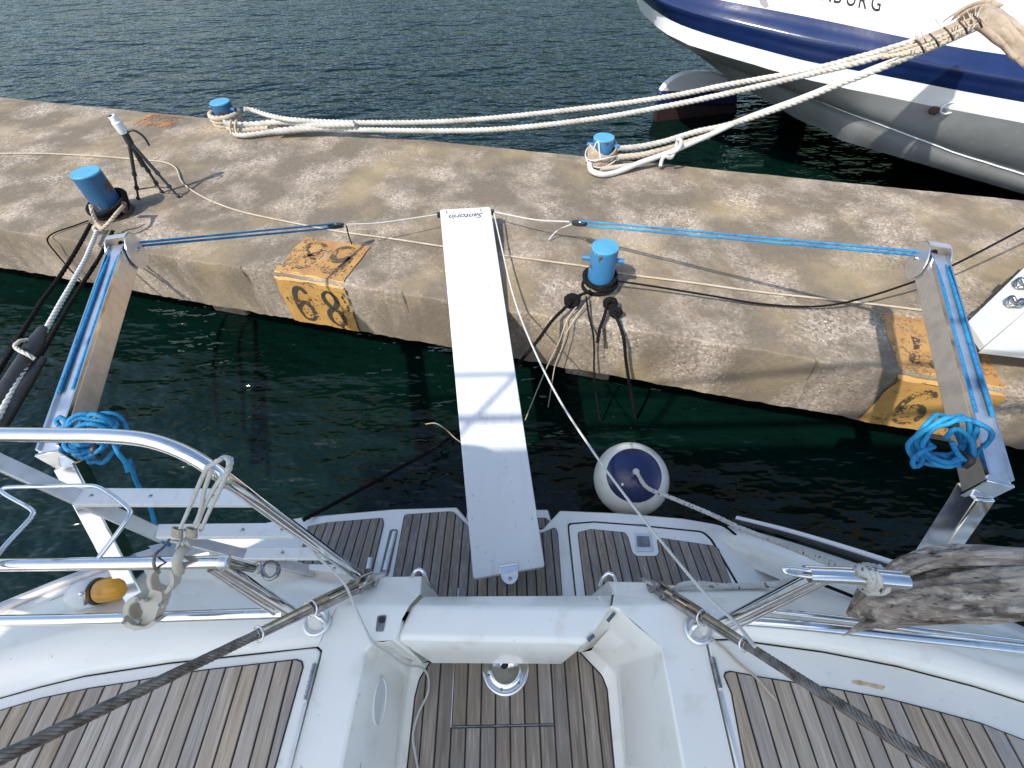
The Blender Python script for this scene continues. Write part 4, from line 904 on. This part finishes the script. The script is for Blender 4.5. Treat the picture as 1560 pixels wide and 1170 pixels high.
MB().tube(smooth(path((197, 700, 1.5), (208, 735, 1.42), (228, 770, 1.3), (236, 800, 1.25), (240, 818, 1.2), (262, 833, 1.15)), .02), .0075, 8).build('tail', ROPEB, tL)
rope_thing('bridle_cord', 'thin white cord from the left block to the gangway corner', [bL+(gL-bL).normalized()*.085, bL.lerp(gL, .4)+Vector((0, 0, -.015)), gL], .0055, ROPEG, 3)
rope_thing('bridle_cord', 'thin white cord from the right block to the gangway corner', [bR+(gR-bR).normalized()*.085, bR.lerp(gR, .5)+Vector((0, 0, -.02)), gR], .0055, ROPEG, 3)
rope_thing('cord_tail', 'short dark cord end hanging below the left block', path((528, 344, 1.08), (531, 358, .99), (536, 372, .90)), .005, ROPEK, 0)
rope_thing('cord_tail', 'frayed white cord end beside the right block', path((882, 338, 1.1), (862, 345, 1.02), (848, 352, .95), (836, 365, .9)), .005, ROPEG, 3)
rope_thing('guy_line', 'thin white line running from the gangway corner up to the starboard backstay', [gR] + path((765, 380, .98), (782, 450, 1.0), (808, 520, 1.03), (850, 605, 1.08), (905, 690, 1.15), (960, 765, 1.2), (1020, 840, 1.26), (1075, 905, 1.33), (1120, 948, 1.4), (1150, 985, 1.48)), .0058, ROPEG, 3)
rope_thing('guy_line', 'grey cord trailing over the starboard locker lid', path((1083, 972, 1.165), (1105, 990, 1.163), (1125, 1010, 1.165), (1150, 1030, 1.168), (1172, 1055, 1.17), (1182, 1066, 1.168)), .005, ROPEC, 3)
rope_thing('flag_halyard', 'thin white cord from the ladder down over the port pod', path((459, 816, 1.36), (478, 842, 1.36), (505, 868, 1.34), (525, 890, 1.3), (538, 918, 1.22), (555, 955, 1.17), (569, 981, 1.146), (590, 995, 1.08), (620, 1014, .93), (640, 1016, .86), (652, 1030, .785), (652, 1055, .78), (638, 1085, .78), (629, 1120, .78), (633, 1150, .78), (640, 1190, .78)), .0048, ROPEG, 3)

# ================================================================ CORDS AND LINES ON THE QUAY
zc = ZQ+.012
rope_thing('quay_cord', 'long thin white cord lying across the whole quay', path((-120, 236, zc), (0, 234, zc), (70, 234, zc), (150, 238, zc), (200, 242, zc), (250, 247, zc), (268, 256, zc), (278, 278, zc), (310, 300, zc), (360, 320, zc), (430, 336, zc), (520, 353, zc), (600, 364, zc), (672, 375, zc), (760, 388, zc), (850, 400, zc), (893, 406, zc), (950, 417, zc), (1050, 430, zc), (1160, 445, zc), (1300, 460, zc), (1400, 472, zc), (1470, 482, zc), (1560, 492, zc)), .0075, ROPEC, 3)
rope_thing('black_line', 'thin black line from the bollard beside the gangway off to the right', path((940, 428, .97), (1000, 437, .95), (1080, 450, .93), (1160, 463, .91), (1240, 467, .92), (1300, 458, .97), (1390, 430, 1.06), (1450, 405, 1.14), (1560, 348, 1.28), (1640, 305, 1.38)), .0075, ROPEK, 3)
# ropes made fast to the middle bollard
mid = thing('mooring_ropes', 'black mooring ropes wound round the middle bollard and hanging off the quay', 'rope', B_C)
mb = MB()
for k in range(5): mb.tube(smooth([B_C + Vector((math.cos(a)*(.098+.010*(k % 2)), math.sin(a)*(.098+.010*(k % 2)), .02+.022*k+.02*math.sin(a*1+k*1.7))) for a in [i*2*math.pi/14 for i in range(14)]], .015, True), .014, 8, closed=True)
mb.build('turns', ROPEK, mid)
def lump(c, r, s): return smooth(coil(Vector(c), Vector((1, 0, 0)), Vector((0, .4, .9)).normalized(), r, 2.6, .35, s), .012)
MB().tube(lump(P(872, 458, .95), .035, 1), .021, 8).build('knot', ROPEK, mid)
MB().tube(lump(P(930, 462, .95), .028, 2), .019, 8).build('knot', ROPEK, mid); MB().tube(lump(P(938, 476, .93), .026, 3), .016, 8).build('knot', ROPEK, mid)
for pts, r in ((((900, 443, .96), (880, 452, .96), (862, 468, .95), (840, 490, .93), (822, 515, .86), (800, 542, .72), (780, 565, .55)), .012),
               (((893, 452, .94), (897, 480, .92), (903, 505, .86), (905, 530, .72), (905, 565, .52), (908, 600, .3), (914, 640, .05)), .007),
               (((925, 455, .95), (922, 478, .93), (914, 500, .9), (910, 522, .82)), .012),
               (((930, 470, .94), (942, 490, .93), (950, 515, .86), (953, 545, .7), (958, 580, .5), (962, 600, .35), (968, 635, .05)), .012)):
    MB().rope(path(*pts), r, 3).build('rope_leg', ROPEK, mid)
rope_thing('grey_cord', 'pale doubled cord hanging from the middle bollard over the quay edge', path((885, 460, .93), (868, 480, .91), (860, 497, .86), (852, 520, .74), (835, 555, .52), (818, 595, .3), (800, 640, .05)), .0042, ROPEC, 3)
rope_thing('grey_cord', 'pale cord hanging straighter beside the doubled cord at the middle bollard', path((893, 461, .93), (878, 482, .91), (864, 505, .84), (856, 530, .7), (846, 555, .55), (840, 590, .35), (835, 620, .15)), .004, ROPEC, 3)
# sunken slack line seen dark over the water
rope_thing('slack_line', 'dark slack line running from the platform down into the water', path((462, 792, .5), (500, 772, .42), (560, 740, .3), (610, 712, .2), (650, 690, .11), (690, 664, .03), (720, 645, -.05)), .013, ROPEK, 3)
rope_thing('twig', 'thin pale twig hanging over the water beside the gangway', path((648, 646, .28), (664, 645, .3), (680, 655, .25), (694, 668, .2), (706, 676, .15)), .004, ROPEC, 0, cat='twig')
# ropes on the left bollard
lb = thing('mooring_ropes', 'rope turns and knots round the foot of the chipped left bollard', 'rope', B_L)
mb = MB()
for k in range(3): mb.tube(smooth([B_L + Vector((math.cos(a)*(.125+.01*k), math.sin(a)*(.125+.01*k), .03+.035*k+.03*math.sin(a+.6))) for a in [i*2*math.pi/14 for i in range(14)]], .02, True), .020, 8, closed=True)
mb.build('turns', ROPEK, lb)
MB().rope(path((190, 312, 1.03), (178, 325, 1.05), (165, 340, 1.02), (153, 348, .98), (146, 336, 1.02), (140, 322, 1.1), (138, 312, 1.14)), .014, 3).build('white_turn', ROPEC, lb)
MB().tube(lump(P(150, 349, .97), .03, 8), .014, 8).build('knot', ROPEC, lb)
MB().tube([P(189, 310, 1.05), P(191, 322, .95)], .018, 8).build('rope_end', RUST, lb)
rope_thing('mooring_line', 'white mooring line with a black chafe sleeve at the left edge', path((148, 352, .97), (130, 395, .98), (105, 440, 1.0), (82, 480, 1.02), (58, 525, 1.05), (30, 575, 1.07), (-10, 650, 1.1), (-60, 740, 1.12)), .016, ROPEG, 3)
sn = thing('rubber_snubber', 'black rubber snubber with a white rope end on the mooring line', 'snubber', P(30, 550, 1.05))
MB().tube(smooth(path((66, 500, 1.045), (58, 515, 1.05), (48, 535, 1.06), (35, 555, 1.06), (0, 610, 1.08), (-60, 710, 1.1)), .03), lambda t: .022+.022*min(1, t*6)*(1 if t < .22 else .85), 14).build('sleeve', RUB, sn)
MB().tube(smooth(path((66, 545, 1.03), (52, 565, 1.03), (30, 600, 1.05), (-30, 700, 1.08)), .03), lambda t: .018+.012*min(1, t*5), 12).build('sleeve', RUB, sn)
MB().rope(path((42, 518, 1.10), (30, 520, 1.12), (23, 527, 1.12), (30, 534, 1.12), (42, 540, 1.11), (53, 547, 1.08)), .012, 3).build('rope_end', ROPEW, sn)
rope_thing('mooring_line', 'outer black mooring line from the left bollard', path((138, 342, .96), (120, 375, .95), (92, 420, .9), (60, 465, .9), (20, 530, .92), (-40, 630, .98)), .015, ROPEK, 3, 'black lines from the left bollard')
rope_thing('mooring_line', 'inner black mooring line close to the left lifting arm', path((172, 352, .96), (150, 395, .95), (126, 432, .9), (100, 475, .9), (60, 545, .95), (0, 640, 1.0)), .014, ROPEK, 3, 'black lines from the left bollard')
rope_thing('grey_cord', 'thin dark cord making a bight over the quay edge at the left', path((135, 336, .9), (110, 345, .893), (80, 356, .893), (72, 366, .88), (85, 385, .76), (108, 412, .6), (125, 430, .48)), .0055, ROPEK, 0)

# ================================================================ THICK WARPS TO THE SHIP
wp = thing('ship_warp', 'pair of thick white twisted warps from the far left bollard to the ship', 'rope', B_FL)
R1 = path((372, 166, 1.06), (385, 168, 1.04), (410, 176, 1.03), (450, 183, 1.03), (550, 187, 1.02), (700, 184, 1.03), (900, 164, 1.12), (1020, 147, 1.22), (1110, 129, 1.33), (1230, 107, 1.48), (1320, 84, 1.63), (1400, 60, 1.75), (1498, 26, 1.88))
R2 = path((356, 205, .92), (375, 206, .92), (430, 199, .93), (490, 196, .95), (550, 198, .97), (740, 198, 1.0), (900, 182, 1.10), (1020, 161, 1.2), (1110, 142, 1.31), (1230, 114, 1.46), (1320, 92, 1.6), (1400, 66, 1.72), (1498, 32, 1.86))
MB().rope(R1, .026, 3, .13).build('warp', ROPEW, wp); MB().rope(R2, .026, 3, .13).build('warp', ROPEW, wp)
MB().rope(path((342, 186, .99), (352, 190, .97), (385, 190, .96), (430, 186, .98), (480, 190, 1.0), (540, 189, 1.03)), .033, 3, .17).build('splice', ROPEW, wp)
MB().rope(path((420, 200, .95), (480, 195, .97), (545, 195, .98)), .034, 3, .17).build('splice', ROPEW, wp)
MB().rope(path((346, 196, .93), (370, 198, .92), (410, 196, .93)), .03, 3, .16).build('splice', ROPEC, wp)
mb = MB()
for k in range(3): mb.rope([B_FL + Vector((math.cos(a)*(.125+.008*k), math.sin(a)*(.125+.008*k), .035+.04*k)) for a in [i*2*math.pi/16 for i in range(17)]], .028, 3, .15)
mb.build('turns', ROPEC, wp)
mb = MB()
for k in range(2): mb.tube(smooth(path((352+k*8, 183, 1.03), (350+k*8, 193, .97), (353+k*8, 205, .91)), .03), .012, 6)
mb.build('whipping', ROPEC, wp)
w2 = thing('ship_warp', 'thick cream warps from the far right bollard to the ship with a hitch', 'rope', B_FR)
MB().rope(path((940, 226, 1.03), (970, 224, 1.02), (1010, 216, 1.05), (1060, 201, 1.1), (1110, 190, 1.15), (1200, 160, 1.3), (1280, 128, 1.46), (1360, 97, 1.62), (1440, 62, 1.76), (1500, 36, 1.86)), .026, 3, .13).build('warp', ROPEW, w2)
MB().rope(path((940, 240, .97), (980, 236, .96), (1030, 222, 1.0), (1080, 207, 1.07)), .030, 3, .15).build('warp', ROPEC, w2)
MB().tube(smooth(path((898, 250, .93), (902, 261, .92), (918, 266, .91), (940, 262, .91), (975, 248, .95), (1020, 232, 1.0), (1080, 206, 1.09), (1130, 183, 1.18), (1230, 146, 1.36), (1330, 105, 1.56), (1420, 72, 1.73), (1497, 38, 1.86)), .02), .024, 12).build('smooth_warp', ROPEG, w2)
MB().tube(smooth(path((915, 258, .92), (960, 252, .92), (990, 249, .91)), .03), .022, 10).build('warp_end', ROPEC, w2)
MB().tube(smooth(path((1020, 234, 1.06), (1032, 228, 1.09), (1038, 216, 1.1), (1033, 213, 1.08), (1030, 224, 1.02), (1022, 240, .98), (1012, 238, 1.0), (1008, 245, .96), (1006, 253, .92)), .012), .017, 10).build('hitch', ROPEG, w2)
# chafe cloth round the far right bollard
cl_rows = []
for k in range(9):
    z = .01 + .15*k/8; r_ = .135 - .012*k/8
    cl_rows.append([B_FR + Vector((math.cos(a)*(r_+.018*NZ.noise(Vector((math.cos(a)*4, math.sin(a)*4, z*18)))), math.sin(a)*(r_+.018*NZ.noise(Vector((math.cos(a)*4, math.sin(a)*4, z*18)))), z + .03*math.sin(a*2+1)*(k/8))) for a in [i*2*math.pi/36 for i in range(36)]])
o = MB().grid(cl_rows, True, True).build('chafe_cloth', CANV); tag(o, 'tan chafe cloth bound round the far right bollard', 'cloth')
sd = o.modifiers.new('thickness', 'SOLIDIFY'); sd.thickness = .012
mb = MB()
for z in (.06, .10): mb.tube(smooth([B_FR + Vector((math.cos(a)*.148, math.sin(a)*.148, z+.025*math.sin(a*2+z*40))) for a in [i*2*math.pi/14 for i in range(14)]], .02, True), .006, 6, closed=True)
mb.tube(smooth([B_FR + Vector(v) for v in ((-.10, -.07, .13), (-.075, -.055, .21), (-.06, -.075, .235), (-.045, -.10, .16), (-.03, -.14, .10))], .02), .008, 6)
mb.build('binding', ROPEG, o)
# canvas chafe gear where the warps cross the bulwark
def sleeve(name, pts, r, seed, m=CANV, parent=None, flatn=1):
    q = smooth(pts, .05); T, N, B = frames(q); rows = []
    for i, p in enumerate(q):
        rows.append([p + (N[i]*math.cos(a)+B[i]*math.sin(a)*flatn)*(r if not callable(r) else r(i/(len(q)-1)))*(1+.38*NZ.noise(Vector((math.cos(a)*1.6+seed, math.sin(a)*1.6, i*.33)))) for a in [k*2*math.pi/18 for k in range(18)]])
    return MB().grid(rows, True, True).build(name, m, parent)
ch = thing('chafe_gear', 'torn tan canvas wrapped round the warps at the ship bulwark', 'canvas', P(1480, 40, 1.85))
sleeve('wrap', path((1396, 69, 1.745), (1430, 56, 1.79), (1462, 42, 1.845), (1492, 28, 1.89), (1508, 20, 1.92)), lambda t: .036+.022*t, 1, parent=ch)
for k, (dx, dy) in enumerate(((-4, -9), (3, 4), (0, -2), (5, 10))):
    MB().rope(path((1372-k*9, 82+dy*.5, 1.70), (1410, 66+dy, 1.775), (1455, 47+dy, 1.855), (1500, 26+dy*.6, 1.92), (1516, 22+dy*.4, 1.93)), .017, 3, .09).build('strand', ROPEC, ch)
def cloth(name, pts, w_, seed, parent):
    """wrinkled strip of canvas with real thickness"""
    q = smooth(pts, .035); T, N, B = frames(q); rows = []
    for i, p in enumerate(q):
        t = i/(len(q)-1); side = T[i].cross(fw).normalized(); row = []
        for k in range(15):
            u = k/7-1; fold = .030*math.cos(u*7+seed+t*2.5) + .018*NZ.noise(Vector((u*3, i*.28, seed)))
            row.append(p + side*(u*w_*(1+.22*NZ.noise(Vector((i*.35, seed, u))))) - fw*(fold + .05*(1-u*u)))
        rows.append(row)
    o_ = MB().grid(rows).build(name, CANV, parent); sd_ = o_.modifiers.new('thickness', 'SOLIDIFY'); sd_.thickness = .006; return o_
cloth('canvas_tail', path((1497, 22, 1.95), (1518, 38, 1.93), (1545, 62, 1.87), (1580, 95, 1.79), (1640, 135, 1.70)), .060, 2.0, ch)
cloth('canvas_tail', path((1490, 40, 1.90), (1512, 56, 1.87), (1535, 76, 1.82), (1565, 104, 1.74), (1620, 150, 1.64)), .045, 5.3, ch)
cloth('canvas_hood', path((1446, 36, 1.86), (1464, 22, 1.92), (1488, 15, 1.945), (1512, 20, 1.945)), .038, 8.1, ch)
mb = MB(); rnd = random.Random(4)
for k in range(16):
    x = 1385+rnd.uniform(0, 110); y = 76-(x-1385)*.42; z = 1.76+(x-1385)*.0016
    a = rnd.uniform(-.6, .6); L_ = rnd.uniform(10, 26); mb.tube(smooth(path((x, y, z+.05), (x+a*8, y-L_*.5, z+.09), (x+a*L_, y-L_, z+.1)), .02), .0035, 5)
mb.build('frayed_yarn', ROPEC, ch)
mb = MB()
for s_ in range(5):
    x = 1400+s_*22; y = 70-s_*9.6; z = 1.77+s_*.036; mb.tube(smooth(path((x-6, y-9, z+.07), (x+3, y, z+.10), (x+8, y+10, z+.02)), .02), .006, 6)
mb.build('lashing', RUST, ch)

# ================================================================ TRIPOD
tp = P(243, 299, ZQ); tri = thing('tripod', 'small black tripod holding a white camera on the quay', 'tripod', tp)
crown = P(196, 214, 1.335)
for k, (x, y) in enumerate(((211, 303), (247, 293), (272, 300))):
    ft = P(x, y, ZQ+.006); a = crown + (ft-crown)*.03; v = ft-a
    lg = MB().tube([a, a+v*.55], .0135, 8).tube([a+v*.53, a+v*.8], .0105, 8).tube([a+v*.78, ft], .0085, 8).build('leg', BLACKP, tri)
    for t_ in (.55, .8): MB().tube([a+v*(t_-.03), a+v*(t_+.02)], .018, 8).build('clamp', BLACKP, lg)
    MB().ball(ft + Vector((0, 0, .008)), .016, 10, 6).build('rubber_foot', RUB, lg)
cc = tp + (crown-tp)*.30; MB().tube([crown + (crown-tp)*.12, crown, crown + (tp-crown)*.45], .014, 8).build('centre_column', BLACKP, tri)
br = MB()
for x, y in ((211, 303), (247, 293), (272, 300)): ft = P(x, y, ZQ+.006); br.tube([cc + (tp-crown)*.12, ft + (crown-ft)*.17], .0055, 6)
br.build('brace', BLACKP, tri)
MB().tube([crown + (crown-tp)*-.05, crown + (crown-tp)*.12], .027, 12).build('shoulder', BLACKP, tri)
MB().tube(smooth([crown + Vector((.02, 0, .06)), crown+Vector((.08, .01, .07)), crown+Vector((.12, .02, .02)), crown + Vector((.125, .02, -.05))], .01), .009, 8).build('pan_handle', BLACKP, tri)
up_v = (crown-tp).normalized(); cm0 = crown + up_v*.055
M = Matrix.Translation(cm0) @ (up_v + Vector((-.12, -.1, 0))).to_track_quat('Z', 'Y').to_matrix().to_4x4()
cmo = MB().lathe([(0, .135), (.024, .134), (.028, .125), (.029, .09), (.036, .085), (.036, .02), (.031, .0), (0, 0)], 24, M).build('camera', WPL, tri, bevel=.003)
MB().lathe([(.0, .138), (.016, .137), (.018, .134)], 16, M @ Matrix.Translation((.008, -.008, 0))).build('lens', BLACKP, cmo)

# ================================================================ DRIFTWOOD LASHED TO THE STARBOARD RAIL
def trunk(name, spine, seed, parent, m=WOOD, n=64):
    """spine: (px, py, depth, half height, half depth)"""
    q = smooth([D(x, y, d) for x, y, d, a, b in spine], .012); T, N, B = frames(q); k = len(q); rows = []
    for i, p in enumerate(q):
        t = i/(k-1)*(len(spine)-1); j = min(int(t), len(spine)-2); f = t-j
        ha = spine[j][3]*(1-f)+spine[j+1][3]*f; hb = spine[j][4]*(1-f)+spine[j+1][4]*f
        X = T[i].cross(fw).normalized(); Yv = X.cross(T[i])
        row = []
        for s in range(n):
            a = s*2*math.pi/n; ridge = NZ.noise(Vector((math.cos(a)*2.6+seed, math.sin(a)*2.6, i*.03)))*.30 + NZ.noise(Vector((math.cos(a)*7, math.sin(a)*7+seed, i*.03)))*.17 - abs(NZ.noise(Vector((math.cos(a)*13+seed, math.sin(a)*13, i*.035))))*.17 + NZ.noise(Vector((math.cos(a)*3+seed, math.sin(a)*3, i*.2)))*.07
            end = min(1, (i+.6)/7)
            row.append(p + X*(ha*math.cos(a)*(1+ridge)*end) + Yv*(hb*math.sin(a)*(1+ridge)*end))
        rows.append(row)
    rows = [[rows[0][0].lerp(rows[0][n//2], .5)]*n] + rows
    return MB().grid(rows, True, True).build(name, m, parent)
dw = thing('driftwood', 'weathered grey driftwood log lashed to the starboard rail', 'driftwood', D(1440, 920, 1.4))
trunk('log', [(1290, 936, 1.50, .070, .05), (1340, 922, 1.46, .076, .06), (1400, 910, 1.42, .078, .07), (1470, 906, 1.38, .082, .07), (1560, 896, 1.34, .066, .07), (1680, 884, 1.30, .07, .07)], 2, dw)
trunk('branch', [(1330, 890, 1.46, .02, .02), (1370, 868, 1.43, .028, .03), (1420, 850, 1.41, .036, .035), (1480, 848, 1.38, .034, .035), (1560, 852, 1.35, .036, .04), (1680, 858, 1.31, .04, .04)], 7, dw)
trunk('splinter', [(1283, 969, 1.46, .010, .01), (1330, 948, 1.44, .018, .02), (1400, 940, 1.42, .024, .03), (1470, 938, 1.4, .02, .02)], 5, dw)
mb = MB()
for k in range(3):
    x = 1318+k*9; cc_ = D(x, 882, 1.36)
    mb.rope([cc_ + UP*(.034*math.cos(a)) + fw*(.045*math.sin(a)) + RT*(.012*math.cos(a/2+k)) for a in [i*2*math.pi/16 for i in range(17)]], .0105, 4, .08)
o = mb.build('rope_lashing', ROPEF); tag(o, 'flecked white rope lashing round the rail end and driftwood', 'rope')

# ================================================================ FITTINGS ON THE PORT RAIL
cl = thing('plastic_clamp', 'beige plastic holder clamp hung on the port guard rail', 'clamp', D(212, 930, 1.45))
def slab(name, pts, dep, th, m, parent, r=.004): return MB().prism(rc([D(x, y, dep) for x, y in pts], r), fw*th).build(name, m, parent, bevel=.004)
def ringpts(x, y, rx, ry, a0, a1, dep, k=18): return [D(x+rx*math.cos(t), y+ry*math.sin(t), dep) for t in [a0+(a1-a0)*i/k for i in range(k+1)]]
def annulus(name, x, y, rx, ry, wx, a0, a1, dep, th, m, k=22):
    """flat curved plate, thick along the line of sight"""
    mb = MB(); rows = [[], [], [], []]
    for i in range(k+1):
        t = a0+(a1-a0)*i/k; c, s = math.cos(t), math.sin(t)
        o = D(x+rx*c, y+ry*s, dep); q = D(x+(rx-wx)*c, y+(ry-wx)*s, dep)
        for r, p in zip(rows, (o, q, q+fw*th, o+fw*th)): r.append(p)
    mb.grid(rows+[rows[0]], False); mb.poly([r[0] for r in rows]); mb.poly([r[-1] for r in rows][::-1])
    return mb.build(name, m, cl, bevel=.003)
annulus('jaw', 243, 885, 20, 23, 6.5, .35, 4.15, 1.40, .035, BEIGE)
annulus('jaw_tip', 250, 884, 15, 21, 7, -.95, .6, 1.40, .035, BEIGE)
slab('clamp_arm', ((229, 897), (246, 902), (247, 913), (240, 930), (234, 948), (214, 957), (216, 938), (222, 918)), 1.392, .04, BEIGE, cl)
annulus('collar', 207, 931, 20, 22, 9, 0, 2*math.pi-.01, 1.395, .045, BEIGE)
slab('lower_jaw', ((187, 940), (200, 952), (220, 955), (234, 946), (240, 948), (226, 958), (205, 961), (188, 954)), 1.38, .04, BEIGE, cl)
for x, y in ((209, 914), (223, 915), (210, 947), (244, 921), (188, 948)): MB().tube([D(x, y, 1.372), D(x, y, 1.40)], .0055, 8).build('bolt', DARKM, cl)
slab('side_lug', ((240, 915), (250, 916), (249, 926), (238, 926)), 1.40, .02, BEIGE, cl)
MB().tube(smooth([D(258, 822, 1.43), D(248, 835, 1.38), (D(237, 845, 1.30)), D(234, 858, 1.28), D(238, 868, 1.30), D(243, 872, 1.4)], .01), .0042, 8).build('wire_hook', WIRE, cl)
MB().tube(smooth([D(282, 822, 1.43), D(273, 838, 1.38), D(266, 850, 1.30), D(266, 862, 1.28), D(271, 870, 1.33)], .01), .004, 8).build('wire_hook', WIRE, cl)
MB().tube(smooth([D(286, 822, 1.40), D(284, 834, 1.33), D(275, 842, 1.285), D(270, 852, 1.275), D(271, 866, 1.29), D(274, 871, 1.34)], .008), .0125, 10).build('beige_hook', BEIGE, cl)
la = thing('cord_lashing', 'thin grey cord lashing looped over the curved port pushpit tube', 'cord', D(315, 760, 1.2))
def stc(*pts): return smooth([D(x, y, d) for x, y, d in pts], .012)
for pts in (((316, 712, .99), (306, 732, 1.05), (290, 770, 1.18), (275, 804, 1.3)), ((322, 716, .985), (312, 745, 1.08), (304, 782, 1.22), (296, 800, 1.3)), ((343, 696, .96), (349, 703, .94), (347, 716, .94), (335, 745, 1.04), (318, 780, 1.2), (306, 808, 1.33)), ((340, 697, .97), (352, 700, .955), (350, 714, .945), (330, 738, 1.04), (310, 775, 1.2), (298, 806, 1.32)), ((316, 712, .99), (325, 706, .955), (335, 700, .95), (343, 696, .96))):
    MB().rope(stc(*pts), .0055, 3).build('cord', ROPEG, la)
mb = MB()
for k in range(5):
    for cx, cy_ in ((270, 806), (292, 806)): mb.tube([D(cx+8*math.cos(t), cy_+k*2.7+2.5*math.sin(t)+1.5*math.cos(t), 1.31-.015*math.sin(t)) for t in [i*math.pi/7 for i in range(14)]], .0026, 6, closed=True)
mb.build('coil', ROPEC, la)
mb = MB(); rnd = random.Random(9)
for k in range(6):
    x0 = 274+rnd.uniform(0, 18); mb.tube(stc((x0, 820, 1.32), (x0+rnd.uniform(-8, 8), 828, 1.3), (x0+rnd.uniform(-10, 12), 836, 1.33)), .004, 6)
mb.build('cord_end', ROPEG, la)
tq = thing('shackle', 'stainless snap shackle hanging from the end of the port guard rail', 'shackle', P(400, 866, 1.5))
MB().tube(smooth(path((348, 857, 1.62), (366, 862, 1.58), (385, 866, 1.52)), .01), .012, 10).build('swivel', DARKM, tq)
MB().tube(smooth(path((385, 866, 1.52), (394, 860, 1.5), (396, 872, 1.5)), .006), .009, 8).build('bail', INOX, tq)
MB().tube([P(413+13*math.cos(t), 868+13*math.sin(t), 1.5) for t in [i*math.pi/9 for i in range(18)]], .0042, 8, closed=True).build('wire_ring', WIRE, tq)
MB().tube(smooth(path((398, 862, 1.5), (402, 876, 1.5), (412, 882, 1.5), (422, 874, 1.5), (424, 864, 1.5)), .006), .0065, 8).build('snap_hook', DARKM, tq)
lt = thing('rescue_light', 'yellow and white rescue light lying against the port guard rail', 'light', D(152, 902, 1.66))
a, b = D(112, 908, 1.70), D(192, 893, 1.68); u = (b-a).normalized(); Lx = (b-a).length; M = Matrix.Translation(a) @ u.to_track_quat('Z', 'Y').to_matrix().to_4x4()
MB().lathe([(0, Lx), (.018, Lx*.985), (.034, Lx*.93), (.042, Lx*.82), (.042, Lx*.56), (.040, Lx*.53)], 28, M).build('body', YEL, lt)
MB().lathe([(.043, Lx*.53), (.046, Lx*.50), (.046, Lx*.46), (.042, Lx*.45)], 28, M).build('collar', BLACKP, lt)
wc_ = MB().lathe([(.042, Lx*.45), (.050, Lx*.42), (.052, Lx*.2), (.046, Lx*.06), (.030, 0), (0, -.004)], 28, M).build('white_cap', WPL, lt)
MB().bar(D(131, 900, 1.62), D(131, 921, 1.62), .006, .012).build('clip', DARKM, wc_); MB().lathe([(0, .004), (.007, .003), (.008, 0)], 10, Matrix.Translation(D(124, 904, 1.615)) @ (EYE-D(124, 904, 1.615)).to_track_quat('Z', 'Y').to_matrix().to_4x4()).build('screw', INOX, wc_)

# ================================================================ WHITE GANGWAY TIP OF THE NEIGHBOURING BOAT
nb = thing('neighbour_gangway', 'cream white pointed gangway end with shackles at the right edge', 'gangway', P(1540, 480, 1.1))
zt = 1.10
pa = path((1475, 490, zt), (1562, 404, zt), (1660, 312, zt), (1800, 470, zt), (1640, 536, zt)) ; fold = [P(1496, 530, zt-.02), P(1475, 490, zt)]
MB().prism(rc([P(1475, 490, zt), P(1566, 402, zt), P(1720, 290, zt), P(1760, 330, zt), P(1640, 408, zt+.0), P(1500, 527, zt)], .006), (0, 0, -.035)).build('upper_plate', PLATEW, nb, bevel=.004)
MB().prism(rc([P(1497, 531, zt-.006), P(1636, 411, zt-.006), P(1758, 334, zt-.006), P(1860, 420, zt-.03), P(1680, 552, zt-.03)], .006), (0, 0, -.035)).build('lower_plate', PLATEW, nb, bevel=.004)
for x, y in ((1506, 463), (1548, 420)): MB().bar(P(x-5, y+5, zt-.012), P(x+6, y-6, zt-.012), .03, .02).build('rubber_pad', RUB, nb)
for cx, cy_ in ((1545, 460), (1558, 432)):
    s_ = thing_sh = MB().tube(smooth([P(cx-12, cy_+5, zt+.01), P(cx-10, cy_-4, zt+.03), P(cx-2, cy_-8, zt+.035), P(cx+3, cy_, zt+.02), P(cx+12, cy_-4, zt+.03), P(cx+12, cy_+6, zt+.012), P(cx+2, cy_+5, zt+.03), P(cx-6, cy_+6, zt+.02)], .006), .0095, 10).build('shackle', DARKM, nb)
    MB().tube([P(cx-10, cy_+6, zt+.016), P(cx+10, cy_+6, zt+.016)], .007, 8).build('pin', INOX, s_)
